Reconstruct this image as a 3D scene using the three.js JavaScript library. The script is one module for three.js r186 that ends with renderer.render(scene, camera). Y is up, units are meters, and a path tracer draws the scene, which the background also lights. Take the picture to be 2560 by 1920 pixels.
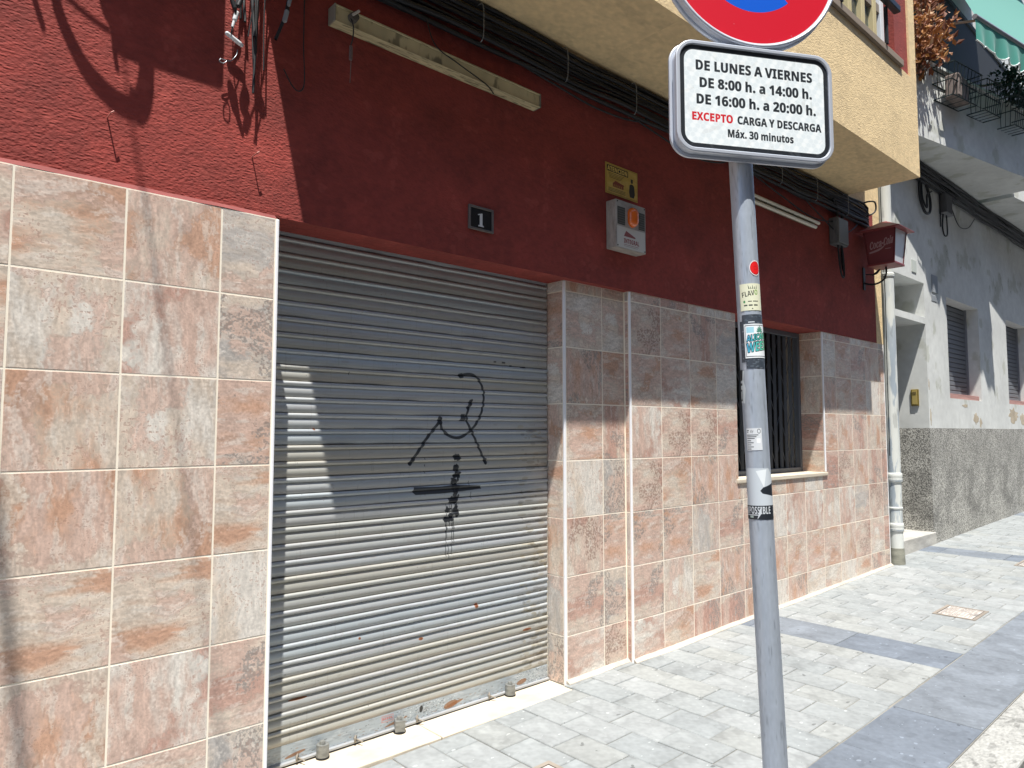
import * as THREE from 'three';
import { mergeGeometries, toCreasedNormals } from 'three/addons/utils/BufferGeometryUtils.js';
import { RoundedBoxGeometry } from 'three/addons/geometries/RoundedBoxGeometry.js';

// ------------------------------------------------------------------ camera, sky, sun, exposure
const scene = new THREE.Scene();
const camera = new THREE.PerspectiveCamera(57.14, 4 / 3, 0.05, 400);
camera.position.set(-1.1675, 1.4371, 2.7282);
camera.lookAt(-1.1675 + 0.66504, 1.4371 + 0.06818, 2.7282 - 0.74369);
const renderer = new THREE.WebGLRenderer({ antialias: true });
renderer.toneMapping = THREE.LinearToneMapping;
renderer.toneMappingExposure = 1.65;
renderer.shadowMap.enabled = true;

const SUN = new THREE.Vector3(-0.68, 3.2, 1).normalize();      // towards the sun
{
  const W = 256, H = 128, d = new Float32Array(W * H * 4);
  for (let j = 0; j < H; j++) for (let i = 0; i < W; i++) {
    const el = ((j + 0.5) / H - 0.5) * Math.PI, az = ((i + 0.5) / W - 0.5) * 2 * Math.PI;
    const x = Math.cos(el) * Math.cos(az), y = Math.sin(el), z = Math.cos(el) * Math.sin(az);
    const h = Math.pow(1 - Math.max(0, y), 3);
    const c = Math.max(0, x * SUN.x + y * SUN.y + z * SUN.z), g = 0.35 * Math.pow(c, 6) + 0.5 * Math.pow(c, 60);
    const r = 0.17 + 0.40 * h + g, gg = 0.30 + 0.34 * h + g * 0.96, b = 0.58 + 0.16 * h + g * 0.88;
    const k = 4 * (j * W + i);
    d[k] = r; d[k + 1] = gg; d[k + 2] = b; d[k + 3] = 1;
  }
  const sky = new THREE.DataTexture(d, W, H, THREE.RGBAFormat, THREE.FloatType);
  sky.mapping = THREE.EquirectangularReflectionMapping; sky.magFilter = sky.minFilter = THREE.LinearFilter; sky.needsUpdate = true;
  scene.background = sky; scene.environment = sky;
}
const sun = new THREE.DirectionalLight(new THREE.Color(1, 0.965, 0.9), 5);
sun.position.copy(SUN).multiplyScalar(30); sun.target.position.set(3, 1, 0);
sun.position.add(sun.target.position);
sun.castShadow = true; sun.shadow.mapSize.set(4096, 4096); sun.shadow.radius = 1;
Object.assign(sun.shadow.camera, { left: -14, right: 14, top: 12, bottom: -12, near: 1, far: 80 });
scene.add(sun, sun.target);

// ------------------------------------------------------------------ helpers
let seed = 12345;
const rnd = () => { seed = (seed * 1664525 + 1013904223) >>> 0; return seed / 4294967296; };
const rr = (a, b) => a + (b - a) * rnd();
const pick = a => a[Math.floor(rnd() * a.length)];
const clamp = (v, a = 0, b = 1) => v < a ? a : v > b ? b : v;
const sstep = (a, b, v) => { const t = clamp((v - a) / (b - a)); return t * t * (3 - 2 * t); };
const lattice = new Float32Array(65536); for (let i = 0; i < 65536; i++) lattice[i] = rnd();
function vnoise(x, y, P, s) {                                    // value noise that tiles every P cells
  const xi = Math.floor(x), yi = Math.floor(y); let fx = x - xi, fy = y - yi;
  fx = fx * fx * (3 - 2 * fx); fy = fy * fy * (3 - 2 * fy);
  const x0 = ((xi % P) + P) % P, y0 = ((yi % P) + P) % P, x1 = (x0 + 1) % P, y1 = (y0 + 1) % P;
  const h = (a, b) => lattice[(a * 157 + b * 7919 + s * 3571 + ((a * b * 31) & 1023)) & 65535];
  const a = h(x0, y0), b = h(x1, y0), c = h(x0, y1), e = h(x1, y1);
  return a + (b - a) * fx + (c - a + (a - b - c + e) * fx) * fy;
}
function fbm(x, y, P, oct, s) { let v = 0, a = 0.5, n = 0; for (let o = 0; o < oct; o++) { v += a * vnoise(x, y, P, s + o * 13); n += a; a *= 0.5; x *= 2; y *= 2; P *= 2; } return v / n; }
function dataTex(N, fn, srgb = true, Ny = N) {
  const d = new Uint8Array(N * Ny * 4), c = [0, 0, 0];
  for (let j = 0; j < Ny; j++) for (let i = 0; i < N; i++) { fn(i / N, j / Ny, c); const k = 4 * (j * N + i); d[k] = clamp(c[0], 0, 255); d[k + 1] = clamp(c[1], 0, 255); d[k + 2] = clamp(c[2], 0, 255); d[k + 3] = 255; }
  const t = new THREE.DataTexture(d, N, Ny, THREE.RGBAFormat); t.wrapS = t.wrapT = THREE.RepeatWrapping; t.magFilter = THREE.LinearFilter; t.minFilter = THREE.LinearMipmapLinearFilter; t.generateMipmaps = true;
  if (srgb) t.colorSpace = THREE.SRGBColorSpace; t.needsUpdate = true; return t;
}
function canvasTex(w, h, draw) {
  const cv = document.createElement('canvas'); cv.width = w; cv.height = h; const g = cv.getContext('2d'); draw(g, w, h);
  const t = new THREE.CanvasTexture(cv); t.colorSpace = THREE.SRGBColorSpace; t.anisotropy = 8; return t;
}
const std = (color, o = {}) => new THREE.MeshStandardMaterial({ color, roughness: 0.8, ...o });
const names = new Map(), origins = new WeakMap();
const numbered = n => { const k = names.get(n) || 0; names.set(n, k + 1); return k ? n + '_' + String(k).padStart(3, '0') : n; };
function thing(name, label, category, pos = [0, 0, 0], o = {}) {
  const g = new THREE.Group(); g.name = numbered(name); g.position.set(...pos); g.userData = { label, category };
  if (o.group) g.userData.group = o.group; if (o.kind) g.userData.kind = o.kind;
  origins.set(g, o.local ? [0, 0, 0] : pos); scene.add(g); return g;
}
function part(parent, name, geo, mat, label) {                   // geometry given in the world's metres (or in the thing's own, if local)
  const o = origins.get(parent); geo.translate(-o[0], -o[1], -o[2]);
  const m = new THREE.Mesh(geo, mat); m.name = name; m.castShadow = m.receiveShadow = true; if (label) m.userData.label = label;
  parent.add(m); origins.set(m, o); return m;
}
function piece(parent, name, geo, mat, x, y, z, ry = 0) {         // a copy that shares its geometry
  const o = origins.get(parent); const m = new THREE.Mesh(geo, mat); m.name = name; m.castShadow = m.receiveShadow = true;
  m.position.set(x - o[0], y - o[1], z - o[2]); m.rotation.y = ry; parent.add(m); origins.set(m, [0, 0, 0]); return m;
}
function metreUV(g, s = 1) {
  const p = g.attributes.position, n = g.attributes.normal, u = new Float32Array(p.count * 2);
  for (let i = 0; i < p.count; i++) {
    const ax = Math.abs(n.getX(i)), ay = Math.abs(n.getY(i)), az = Math.abs(n.getZ(i));
    let a, b; if (ay > ax && ay > az) { a = p.getX(i); b = p.getZ(i); } else if (ax > az) { a = p.getZ(i) + 3.3; b = p.getY(i); } else { a = p.getX(i); b = p.getY(i); }
    u[2 * i] = a / s; u[2 * i + 1] = b / s;
  }
  g.setAttribute('uv', new THREE.BufferAttribute(u, 2)); return g;
}
function box(x0, x1, y0, y1, z0, z1, s = 1) { const g = new THREE.BoxGeometry(x1 - x0, y1 - y0, z1 - z0); g.translate((x0 + x1) / 2, (y0 + y1) / 2, (z0 + z1) / 2); return metreUV(g, s); }
function rbox(x0, x1, y0, y1, z0, z1, r = 0.004, seg = 2) { const g = new RoundedBoxGeometry(x1 - x0, y1 - y0, z1 - z0, seg, r); g.translate((x0 + x1) / 2, (y0 + y1) / 2, (z0 + z1) / 2); return g; }
function slab(x0, x1, y0, y1, d, c, uvS, uvX = 0, uvY = 0, rot = 0) { // a chamfered plate whose face lies at z = 0
  const P = [], U = [], ca = Math.cos(rot), sa = Math.sin(rot);
  const V = (x, y, z) => [x, y, z];
  const q = (a, b, e, f) => { for (const v of [a, b, e, a, e, f]) { P.push(...v); const ux = v[0] / uvS, uy = v[1] / uvS; U.push(ca * ux - sa * uy + uvX, sa * ux + ca * uy + uvY); } };
  const i0 = x0 + c, i1 = x1 - c, j0 = y0 + c, j1 = y1 - c;
  q(V(i0, j0, 0), V(i1, j0, 0), V(i1, j1, 0), V(i0, j1, 0));
  q(V(x0, y0, -c), V(x1, y0, -c), V(i1, j0, 0), V(i0, j0, 0)); q(V(x1, y0, -c), V(x1, y1, -c), V(i1, j1, 0), V(i1, j0, 0));
  q(V(x1, y1, -c), V(x0, y1, -c), V(i0, j1, 0), V(i1, j1, 0)); q(V(x0, y1, -c), V(x0, y0, -c), V(i0, j0, 0), V(i0, j1, 0));
  q(V(x0, y0, -d), V(x1, y0, -d), V(x1, y0, -c), V(x0, y0, -c)); q(V(x1, y0, -d), V(x1, y1, -d), V(x1, y1, -c), V(x1, y0, -c));
  q(V(x1, y1, -d), V(x0, y1, -d), V(x0, y1, -c), V(x1, y1, -c)); q(V(x0, y1, -d), V(x0, y0, -d), V(x0, y0, -c), V(x0, y1, -c));
  const g = new THREE.BufferGeometry(); g.setAttribute('position', new THREE.Float32BufferAttribute(P, 3)); g.setAttribute('uv', new THREE.Float32BufferAttribute(U, 2)); g.computeVertexNormals(); return g;
}
function tube(pts, r, seg = 0, rad = 8, closed = false) { const c = new THREE.CatmullRomCurve3(pts.map(p => new THREE.Vector3(...p)), closed, 'centripetal'); return new THREE.TubeGeometry(c, seg || pts.length * 8, r, rad, closed); }
function rod(a, b, r, rad = 8) { const A = new THREE.Vector3(...a), B = new THREE.Vector3(...b), d = B.clone().sub(A); const g = new THREE.CylinderGeometry(r, r, d.length(), rad); g.applyQuaternion(new THREE.Quaternion().setFromUnitVectors(new THREE.Vector3(0, 1, 0), d.normalize())); g.translate(...A.add(B).multiplyScalar(0.5).toArray()); return g; }
function merge(list) { return mergeGeometries(list.map(g => { const h = g.index ? g.toNonIndexed() : g; for (const k of Object.keys(h.attributes)) if (!['position', 'normal', 'uv'].includes(k)) h.deleteAttribute(k); return h; })); }
function prism(pts, y0, y1, s = 1) {                              // plan polygon [x, z] raised from y0 to y1
  const sh = new THREE.Shape(pts.map(p => new THREE.Vector2(p[0], -p[1]))); const g = new THREE.ExtrudeGeometry(sh, { depth: y1 - y0, bevelEnabled: false }); g.rotateX(-Math.PI / 2); g.translate(0, y0, 0); return metreUV(g, s);
}
const S = 0.0205, G0 = -0.012, gy = x => G0 + S * x;              // the street climbs to the right

// ------------------------------------------------------------------ materials
const mottle = dataTex(512, (u, v, c) => { const a = fbm(u * 4, v * 4, 4, 6, 1), b = fbm(u * 24, v * 24, 24, 3, 7); const k = 205 + 70 * (a - 0.5) + 26 * (b - 0.5); c[0] = k + 3; c[1] = k; c[2] = k - 1; });
const stucco = dataTex(1024, (u, v, c) => { const a = vnoise(u * 96, v * 178, 0x7fff, 3), a2 = vnoise(u * 190, v * 330, 0x7fff, 4), b = fbm(u * 10, v * 10, 10, 3, 9); const k = 255 * clamp(0.66 * a + 0.28 * a2 + 0.1 * b); c[0] = c[1] = c[2] = k; }, false);
const redMap = dataTex(512, (u, v, c) => { const a = fbm(u * 5, v * 5, 5, 6, 21), b = fbm(u * 40, v * 60, 0x7fff, 2, 23), d = sstep(0.68, 0.76, fbm(u * 14, v * 14, 14, 4, 29)); const k = 1 + 0.34 * (a - 0.5) + 0.16 * (b - 0.5); c[0] = 144 * k + 12 * d; c[1] = 60 * k + 9 * d; c[2] = 52 * k + 8 * d; });
const red = std(0xffffff, { map: redMap, bumpMap: stucco, bumpScale: 0.0026, roughness: 0.9 });
const yellowMap = dataTex(512, (u, v, c) => { const a = fbm(u * 4, v * 4, 4, 6, 31), b = fbm(u * 30, v * 44, 0x7fff, 2, 33), d = sstep(0.6, 0.75, fbm(u * 6, v * 20, 0x7fff, 4, 35)); const k = 1 + 0.10 * (a - 0.5) + 0.12 * (b - 0.5) - 0.04 * d; c[0] = 228 * k; c[1] = 202 * k; c[2] = 156 * k; });
const yellow = std(0xffffff, { map: yellowMap, bumpMap: stucco, bumpScale: 0.0024, roughness: 0.9 });
const grout = std(0xf3ead8, { roughness: 0.9 });
const trimWhite = std(0xf0f0f2, { roughness: 0.45 });
const cream = std(0xf4ead4, { roughness: 0.85, map: mottle });
const masonry = std(0xb09a86, { roughness: 0.9 });
const black = std(0x131417, { roughness: 0.55 });
const cableMat = std(0x1c1e22, { roughness: 0.6 });
const cableGrey = std(0x222326, { roughness: 0.6 });
const alu = std(0xc2c8d2, { metalness: 0.35, roughness: 0.42 });
const galvMap = dataTex(256, (u, v, c) => { const a = fbm(u * 8, v * 8, 8, 5, 41), b = fbm(u * 30, v * 30, 30, 2, 44); const k = 168 + 46 * (a - 0.5) + 26 * (b - 0.5); c[0] = k; c[1] = k + 2; c[2] = k + 4; });
const galv = std(0xffffff, { map: galvMap, metalness: 0.35, roughness: 0.55 });
// slate-look porcelain tiles: fourteen prints
const tileMats = [];
{
  const B = [208, 193, 177], K = [203, 176, 161], O = [195, 156, 132], Gy = [182, 176, 170], D = [140, 114, 102], Wt = [216, 209, 199], R = [188, 150, 135];
  const kinds = [[B, K, O, 0.6], [K, B, O, 0.56], [O, K, B, 0.5], [B, Wt, K, 0.58], [Gy, B, K, 0.54], [K, O, B, 0.55], [B, K, R, 0.6], [O, B, K, 0.55], [Wt, B, K, 0.58], [K, B, R, 0.58], [R, K, B, 0.52], [B, O, K, 0.56], [K, Wt, R, 0.6], [B, Gy, K, 0.58]];
  kinds.forEach(([c0, c1, c2, th], n) => {
    const s = 100 + n * 37, vert = n % 3 === 1, ax = vert ? 4.4 : 1.6, ay = vert ? 1.6 : 4.4, blot = n % 4 === 2 || n % 5 === 4 ? 1 : 0;
    const col = dataTex(416, (u, v, c) => {
      const wx = fbm(u * 5, v * 5, 0x7fff, 4, s), wy = fbm(u * 5, v * 5, 0x7fff, 4, s + 5);
      const x = u + 0.1 * (wx - 0.5), y = v + 0.1 * (wy - 0.5), dx = vert ? 22 : 6, dy = vert ? 6 : 22;
      const a = fbm(x * ax, y * ay, 0x7fff, 6, s + 9), b = fbm(x * 1.9 + 7, y * 1.9, 0x7fff, 7, s + 17), e = fbm(x * 2.6, y * 2.6 + 4, 0x7fff, 6, s + 23);
      const f = fbm(x * 2 * dx, y * 2 * dy, 0x7fff, 3, s + 31), sp = fbm(u * 44, v * 44, 0x7fff, 3, s + 41), wisp = fbm(x * dx * 0.7, y * dy * 0.7, 0x7fff, 4, s + 61);
      const cr = 0.1 * (sp - 0.5) + 0.14 * (wisp - 0.5);
      const t = sstep(0.34, 0.66, a + cr), m = sstep(th - 0.05, th + 0.05, b + cr), pale = sstep(0.54, 0.72, wisp + 0.3 * (sp - 0.5)), q = blot * sstep(0.56, 0.64, e + cr) * sstep(0.36, 0.6, sp), spk = sstep(0.62, 0.74, sp) * sstep(0.46, 0.58, e + cr), edge = sstep(0.035, 0.0, Math.abs(b + cr - th)) * sstep(0.4, 0.6, f);
      const L = 1 + 0.2 * (f - 0.5) + 0.2 * (sp - 0.5) + 0.16 * (e - 0.5);
      for (let k = 0; k < 3; k++) { let w = c0[k] + (c1[k] - c0[k]) * t; w += (c2[k] - w) * m * 0.85; w += (Wt[k] - w) * pale * 0.5; w += ((n % 2 ? D[k] : Gy[k] * 0.72) - w) * q * 0.7; w += (D[k] - w) * spk * 0.45; w += (D[k] - w) * edge * 0.3; c[k] = w * L; }
    });
    tileMats.push(std(0xffffff, { map: col, roughness: 0.42, bumpMap: col, bumpScale: 0.0012 }));
  });
}
// paving
function paveTex(s, base, spots) {
  const pts = []; for (let i = 0; i < spots; i++) pts.push([rnd(), rnd(), Math.pow(rnd(), 3) * 0.009 + 0.0014, rnd() < 0.74 ? 1 : -1, rr(1, 2.6)]);
  const grid = new Map(); pts.forEach(p => { const k = Math.floor(p[0] * 16) + 16 * Math.floor(p[1] * 16); for (const dk of [0, 1, -1, 16, -16, 17, -17, 15, -15]) { const kk = (k + dk + 256) & 255; if (!grid.has(kk)) grid.set(kk, []); grid.get(kk).push(p); } });
  return dataTex(768, (u, v, c) => {
    const a = fbm(u * 5, v * 5, 5, 6, s), b = fbm(u * 60, v * 60, 60, 2, s + 9), w = sstep(0.6, 0.72, fbm(u * 9, v * 9, 9, 4, s + 17)), st = sstep(0.62, 0.7, fbm(u * 14, v * 14, 14, 4, s + 27));
    let k = 1 + 0.17 * (a - 0.5) + 0.12 * (b - 0.5) + 0.07 * w - 0.06 * st;
    const l = grid.get(Math.floor(u * 16) + 16 * Math.floor(v * 16)); let o = 0;
    if (l) for (const p of l) { const dx = (u - p[0]), dy = (v - p[1]) * p[4]; const r = Math.hypot(dx, dy) * (0.35 + 1.5 * b); if (r < p[2]) o = p[3]; }
    if (o > 0) k = Math.max(k, 1) * 1.12 + 0.08; else if (o < 0) k *= 0.76;
    c[0] = base[0] * k; c[1] = base[1] * k; c[2] = base[2] * k;
  });
}
const paveMap = paveTex(201, [141, 144, 144], 200), bandMap = paveTex(231, [110, 116, 123], 260);
const paveMats = [0xffffff, 0xf8f9f9, 0xf2f4f5, 0xfcfbf8].map(c => std(c, { map: paveMap, roughness: 0.88, bumpMap: paveMap, bumpScale: 0.0012 }));
const bandMats = [0xffffff, 0xeef1f6].map(c => std(c, { map: bandMap, roughness: 0.8, bumpMap: bandMap, bumpScale: 0.001 }));
const kerbMap = dataTex(512, (u, v, c) => { const a = fbm(u * 6, v * 6, 6, 5, 261), b = fbm(u * 50, v * 110, 0x7fff, 2, 265), d = sstep(0.58, 0.7, fbm(u * 16, v * 30, 0x7fff, 3, 267)); const k = 1 + 0.2 * (a - 0.5) + 0.26 * (b - 0.5) - 0.16 * d; c[0] = 150 * k; c[1] = 150 * k; c[2] = 146 * k; });
const kerbMat = std(0xffffff, { map: kerbMap, roughness: 0.9, bumpMap: kerbMap, bumpScale: 0.003 });
const asphaltMap = dataTex(512, (u, v, c) => { const a = fbm(u * 6, v * 6, 6, 4, 281), b = vnoise(u * 220, v * 220, 220, 283); const k = 62 + 26 * (a - 0.5) + 44 * (b - 0.5); c[0] = k; c[1] = k; c[2] = k + 2; });
const asphalt = std(0xffffff, { map: asphaltMap, roughness: 0.95, bumpMap: asphaltMap, bumpScale: 0.004 });
const bed = std(0x9d9c94, { roughness: 0.95, map: mottle });

// ------------------------------------------------------------------ ground, road, pavement
const tilt = Math.atan(S);
function sloped(name, label, category) { const g = thing(name, label, category, [0, G0, 0], { kind: 'structure', local: true }); g.rotation.z = tilt; return g; }
{
  const g = sloped('ground', 'flat earth far beyond the street', 'ground');
  part(g, 'earth', box(-120, 120, -0.5, -0.14, -120, 120, 1), std(0x8a857a, { map: mottle }));
  const rd = sloped('road', 'dark grey asphalt road past the kerb', 'road');
  part(rd, 'asphalt', box(-40, 60, -0.139, -0.115, 1.866, 7.4, 1), asphalt);
  const pv = sloped('pavement', 'pale grey block pavement with two dark bands in front of the tiled wall', 'pavement');
  part(pv, 'bedding', merge([box(-12, 0, -0.139, -0.006, -0.02, 1.664, 1), box(0, 1.772, -0.139, -0.006, -0.027, 1.664, 1), box(1.772, 30, -0.139, -0.006, -0.3, 1.664, 1)]), bed);
  const CW = 0.195, PL = 0.29, gap = 0.0028, variants = [];
  for (let i = 0; i < 10; i++) { const g2 = slab(-CW / 2 + gap, CW / 2 - gap, -PL / 2 + gap, PL / 2 - gap, 0.03, 0.004, 1.3, rnd(), rnd(), 0); g2.rotateX(-Math.PI / 2); variants.push(g2); }
  const cross = x => (x > 3.505 && x < 3.9) || (x > 7.405 && x < 7.8) || (x > -0.395 && x < 0) || (x > 11.305 && x < 11.7);
  const near = [], far = [];
  const back = x => x < 0 ? 0.0 : x < 1.78 ? -0.028 : x < 2.32 ? -0.105 : x < 6.37 ? -0.06 : -0.185;
  let n = 0;
  for (let ci = -24; ci < 100; ci++) {
    const x0 = 3.9 + ci * CW, xc = x0 + CW / 2, keep = x0 > 0.2 && x0 < 9.3;
    if (cross(xc)) continue;
    let z1 = 1.258 - (ci & 1 ? PL / 2 : 0) + rr(-0.006, 0.006), zb = back(xc);
    const put = (a, b) => {                                       // one paver from z = a to z = b
      if (b - a < 0.03) return;
      const full = Math.abs(b - a - PL) < 0.002;
      let g2;
      if (full) g2 = pick(variants); else { g2 = slab(-CW / 2 + gap, CW / 2 - gap, -(b - a) / 2 + gap, (b - a) / 2 - gap, 0.03, 0.004, 1.3, rnd(), rnd(), 0); g2.rotateX(-Math.PI / 2); }
      const y = rr(-0.0016, 0.0016), m = pick(paveMats);
      if (keep && n < 298) { n++; piece(pv, 'paver', g2, m, xc, y, (a + b) / 2, 0).rotation.z = rr(-0.002, 0.002); }
      else { const h = g2.clone(); h.translate(xc, y, (a + b) / 2); far.push(h); }
    };
    if (z1 < 1.25) put(z1, 1.258);
    while (z1 - PL > zb) { put(z1 - PL, z1); z1 -= PL; }
    put(zb, z1);
  }
  const fm = part(pv, 'paver_rest', merge(far), paveMats[1]); fm.userData.kind = 'stuff';
  // dark bands
  const bandFar = [];
  const dark1 = (xa, xb, za, zb) => { const g2 = slab(xa - (xa + xb) / 2 + gap, xb - (xa + xb) / 2 - gap, -(zb - za) / 2 + gap, (zb - za) / 2 - gap, 0.03, 0.003, 1.1, rnd(), rnd(), 0); g2.rotateX(-Math.PI / 2); if (xa > 0 && xa < 12) piece(pv, 'band_slab', g2, pick(bandMats), (xa + xb) / 2, rr(-0.001, 0.001), (za + zb) / 2); else { g2.translate((xa + xb) / 2, 0, (za + zb) / 2); bandFar.push(g2); } };
  for (let x = -1.5; x < 26; x += 0.6) dark1(x + 0.05, x + 0.65, 1.26, 1.663);
  for (const x of [-0.395, 3.507, 7.407, 11.307]) { let z = 1.258; for (const l of [0.626, 0.6, 0.6]) { const zb = Math.max(z - l, back(x)); if (z - zb > 0.05) dark1(x, x + 0.392, zb, z); z = zb; } }
  part(pv, 'band_slab_rest', merge(bandFar), bandMats[0]).userData.kind = 'stuff';
  const kb = sloped('kerb', 'rough pale granite kerb stones at the edge of the pavement', 'kerb');
  for (let x = -4; x < 24; x += 1) part(kb, 'kerb_stone', rbox(x + 0.003, x + 0.997, -0.3, 0.002, 1.668, 1.864, 0.008, 2), kerbMat);
  for (const m of kb.children) metreUV(m.geometry, 0.8);
}

// ------------------------------------------------------------------ across the road
{
  const fp = sloped('far_pavement', 'grey pavement across the road', 'pavement'); part(fp, 'slabs', box(-16, 30, -0.139, 0.0, 7.4, 8.6, 1), std(0x8b8a86, { map: mottle }));
  const o = thing('facing_building', 'plain ochre apartment block across the road', 'building', [6, 0, 9]);
  const om = std(0x98846a, { map: mottle, roughness: 0.9 });
  part(o, 'wall', box(-15, 28, -0.9, 12.5, 8.6, 14), om);
  const wm = std(0x2a3036, { roughness: 0.2 }), fm = std(0xd8d4c8);
  for (let f = 0; f < 4; f++) for (let i = 0; i < 15; i++) { const x = -13 + i * 2.75, y = 0.9 + f * 2.95; const w = part(o, 'window', box(x, x + 1.2, y + (f ? 0 : -0.4), y + 1.4, 8.57, 8.61), wm); part(w, 'sill', box(x - 0.08, x + 1.28, y - 0.47 + (f ? 0.4 : 0), y - 0.4 + (f ? 0.4 : 0), 8.48, 8.6), fm); }
}

// ------------------------------------------------------------------ the tiled corner building
const b1 = thing('tiled_building', 'building with slate-look tile base, dark red plaster band and yellow overhanging bay', 'building', [0, 0, -0.5]);
part(b1, 'wall', box(-5, 6.365, -0.6, 9.5, -6, -0.62), masonry);
part(b1, 'plaster_wall', box(-5, 6.2, 2.325, 3.62, -0.63, -0.055), red, 'dark red stuccoed plaster band above the tiles');
part(b1, 'upper_wall', merge([box(-5, 6.37, 3.62, 9.5, -0.63, -0.057), box(6.2, 6.37, 2.325, 3.62, -0.63, -0.058)]), yellow);
// mortar behind the tiles (its face is the grout)
part(b1, 'tile_bed', merge([box(-5, -0.002, -0.6, 2.30, -0.63, -0.0011), box(1.7732, 2.35, -0.6, 2.325, -0.63, -0.1061), box(2.3198, 3.565, -0.6, 2.325, -0.63, -0.0611), box(5.0012, 6.368, -0.6, 2.325, -0.63, -0.0611), box(3.565, 5.0012, -0.6, 1.058, -0.63, -0.0613)]), grout);
{ // the sloping mortar fillet on top of the left-hand tiles
  const sh = new THREE.Shape([[0.0005, 2.2985], [-0.016, 2.312], [-0.034, 2.3245], [-0.06, 2.3245], [-0.06, 2.2985]].map(p => new THREE.Vector2(...p)));
  const g = new THREE.ExtrudeGeometry(sh, { depth: 5, bevelEnabled: false, steps: 160 });
  const p = g.attributes.position; for (let i = 0; i < p.count; i++) if (p.getX(i) > -0.05) { const w = fbm(p.getZ(i) * 5, p.getY(i) * 40, 0x7fff, 3, 77) - 0.5; p.setY(i, p.getY(i) + 0.009 * w); p.setX(i, p.getX(i) + 0.010 * w - 0.003); }
  g.rotateY(-Math.PI / 2); g.scale(-1, 1, 1); g.computeVertexNormals();
  // after the turn the shape's x runs along -z: bring it back
  const q = g.attributes.position; for (let i = 0; i < q.count; i++) { const x = q.getX(i), z = q.getZ(i); q.setX(i, -Math.abs(x)); q.setZ(i, z); }
  if (q.getZ(0) > 0.02) for (let i = 0; i < q.count; i++) q.setZ(i, -q.getZ(i));
  g.computeVertexNormals(); metreUV(g); part(b1, 'mortar_fillet', g, new THREE.MeshStandardMaterial({ color: 0x9c5450, roughness: 0.9, map: mottle, bumpMap: stucco, bumpScale: 0.002, side: THREE.DoubleSide }));
}
const TG = 0.0034;                                                 // half a joint
let lastPrint = -1;
function tiles(cols, rows, place, ry, skip) {                      // cols and rows are joint positions; place(u, v) gives the world point of the tile's centre
  const shared = new Map();
  for (let i = 0; i + 1 < cols.length; i++) for (let j = 0; j + 1 < rows.length; j++) {
    const a = Math.min(cols[i], cols[i + 1]), b = Math.max(cols[i], cols[i + 1]), d = Math.min(rows[j], rows[j + 1]), e = Math.max(rows[j], rows[j + 1]);
    let rects = [[a + TG, b - TG, d + TG, e - TG]];
    if (skip) rects = rects.flatMap(([x0, x1, y0, y1]) => {
      const [sx0, sx1, sy0, sy1] = skip; if (x1 <= sx0 || x0 >= sx1 || y1 <= sy0 || y0 >= sy1) return [[x0, x1, y0, y1]];
      const out = []; if (y0 < sy0) out.push([x0, x1, y0, sy0]); const yb = Math.max(y0, sy0);
      if (x0 < sx0) out.push([x0, sx0, yb, y1]); if (x1 > sx1) out.push([sx1, x1, yb, y1]); return out;
    });
    let pr; do pr = Math.floor(rnd() * tileMats.length); while (pr === lastPrint); lastPrint = pr; const rot = Math.floor(rnd() * 4);
    for (const [x0, x1, y0, y1] of rects) {
      if (x1 - x0 < 0.012 || y1 - y0 < 0.012) continue;
      const w = x1 - x0, h = y1 - y0, key = w.toFixed(3) + h.toFixed(3) + rot; let g = shared.get(key);
      if (!g) { g = slab(-w / 2, w / 2, -h / 2, h / 2, 0.012, 0.0008, 0.34, 0.5, 0.5, rot * Math.PI / 2); shared.set(key, g); }
      piece(b1, 'tile', g, tileMats[pr], ...place((x0 + x1) / 2, (y0 + y1) / 2), ry);
    }
  }
}
const rowsL = [2.30, 1.97, 1.64, 1.31, 0.98, 0.65, 0.32, -0.01, -0.34], rowsR = [2.3255, 2.263, 1.933, 1.603, 1.273, 0.943, 0.613, 0.283, -0.05];
const wob = () => rr(-0.0004, 0.0004);
tiles([-0.011, -0.224, -0.554, -0.884, -1.214, -1.544, -1.874, -2.204], rowsL, (u, v) => [u, v, wob()], 0);
tiles([1.787, 2.106, 2.316], rowsR, (u, v) => [u, v, -0.105 + wob()], 0);
tiles([-0.25, -0.118], rowsR, (u, v) => [1.772 + wob(), v, u], -Math.PI / 2);
tiles([-0.103, -0.072], rowsR, (u, v) => [2.3186 + wob(), v, u], -Math.PI / 2);
const colsR = [2.331, 2.64, 2.97, 3.298, 3.626, 3.954, 4.282, 4.606, 4.932, 5.255, 5.578, 5.908, 6.235, 6.366];
tiles(colsR, rowsR, (u, v) => [u, v, -0.06 + wob()], 0, [3.566, 5.0, 1.06, 2.4]);
tiles([-0.29, -0.072], rowsR.slice(0, 6).concat([1.09]).filter(y => y >= 1.09), (u, v) => [5.0 + wob(), v, u], -Math.PI / 2);
// white corner profiles
const strips = [[-0.0085, 0.0035, -0.1, 2.2985, -0.0085, 0.0035], [1.7685, 1.7845, 0, 2.3225, -0.1165, -0.1015], [2.3155, 2.3285, 0, 2.3225, -0.0705, -0.0565], [4.9965, 5.0105, 1.092, 2.3225, -0.0705, -0.0565], [6.3625, 6.3725, 0.1, 2.3225, -0.07, -0.0575]];
for (const s of strips) part(b1, 'corner_trim', rbox(...s, 0.004, 2), trimWhite);
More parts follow.
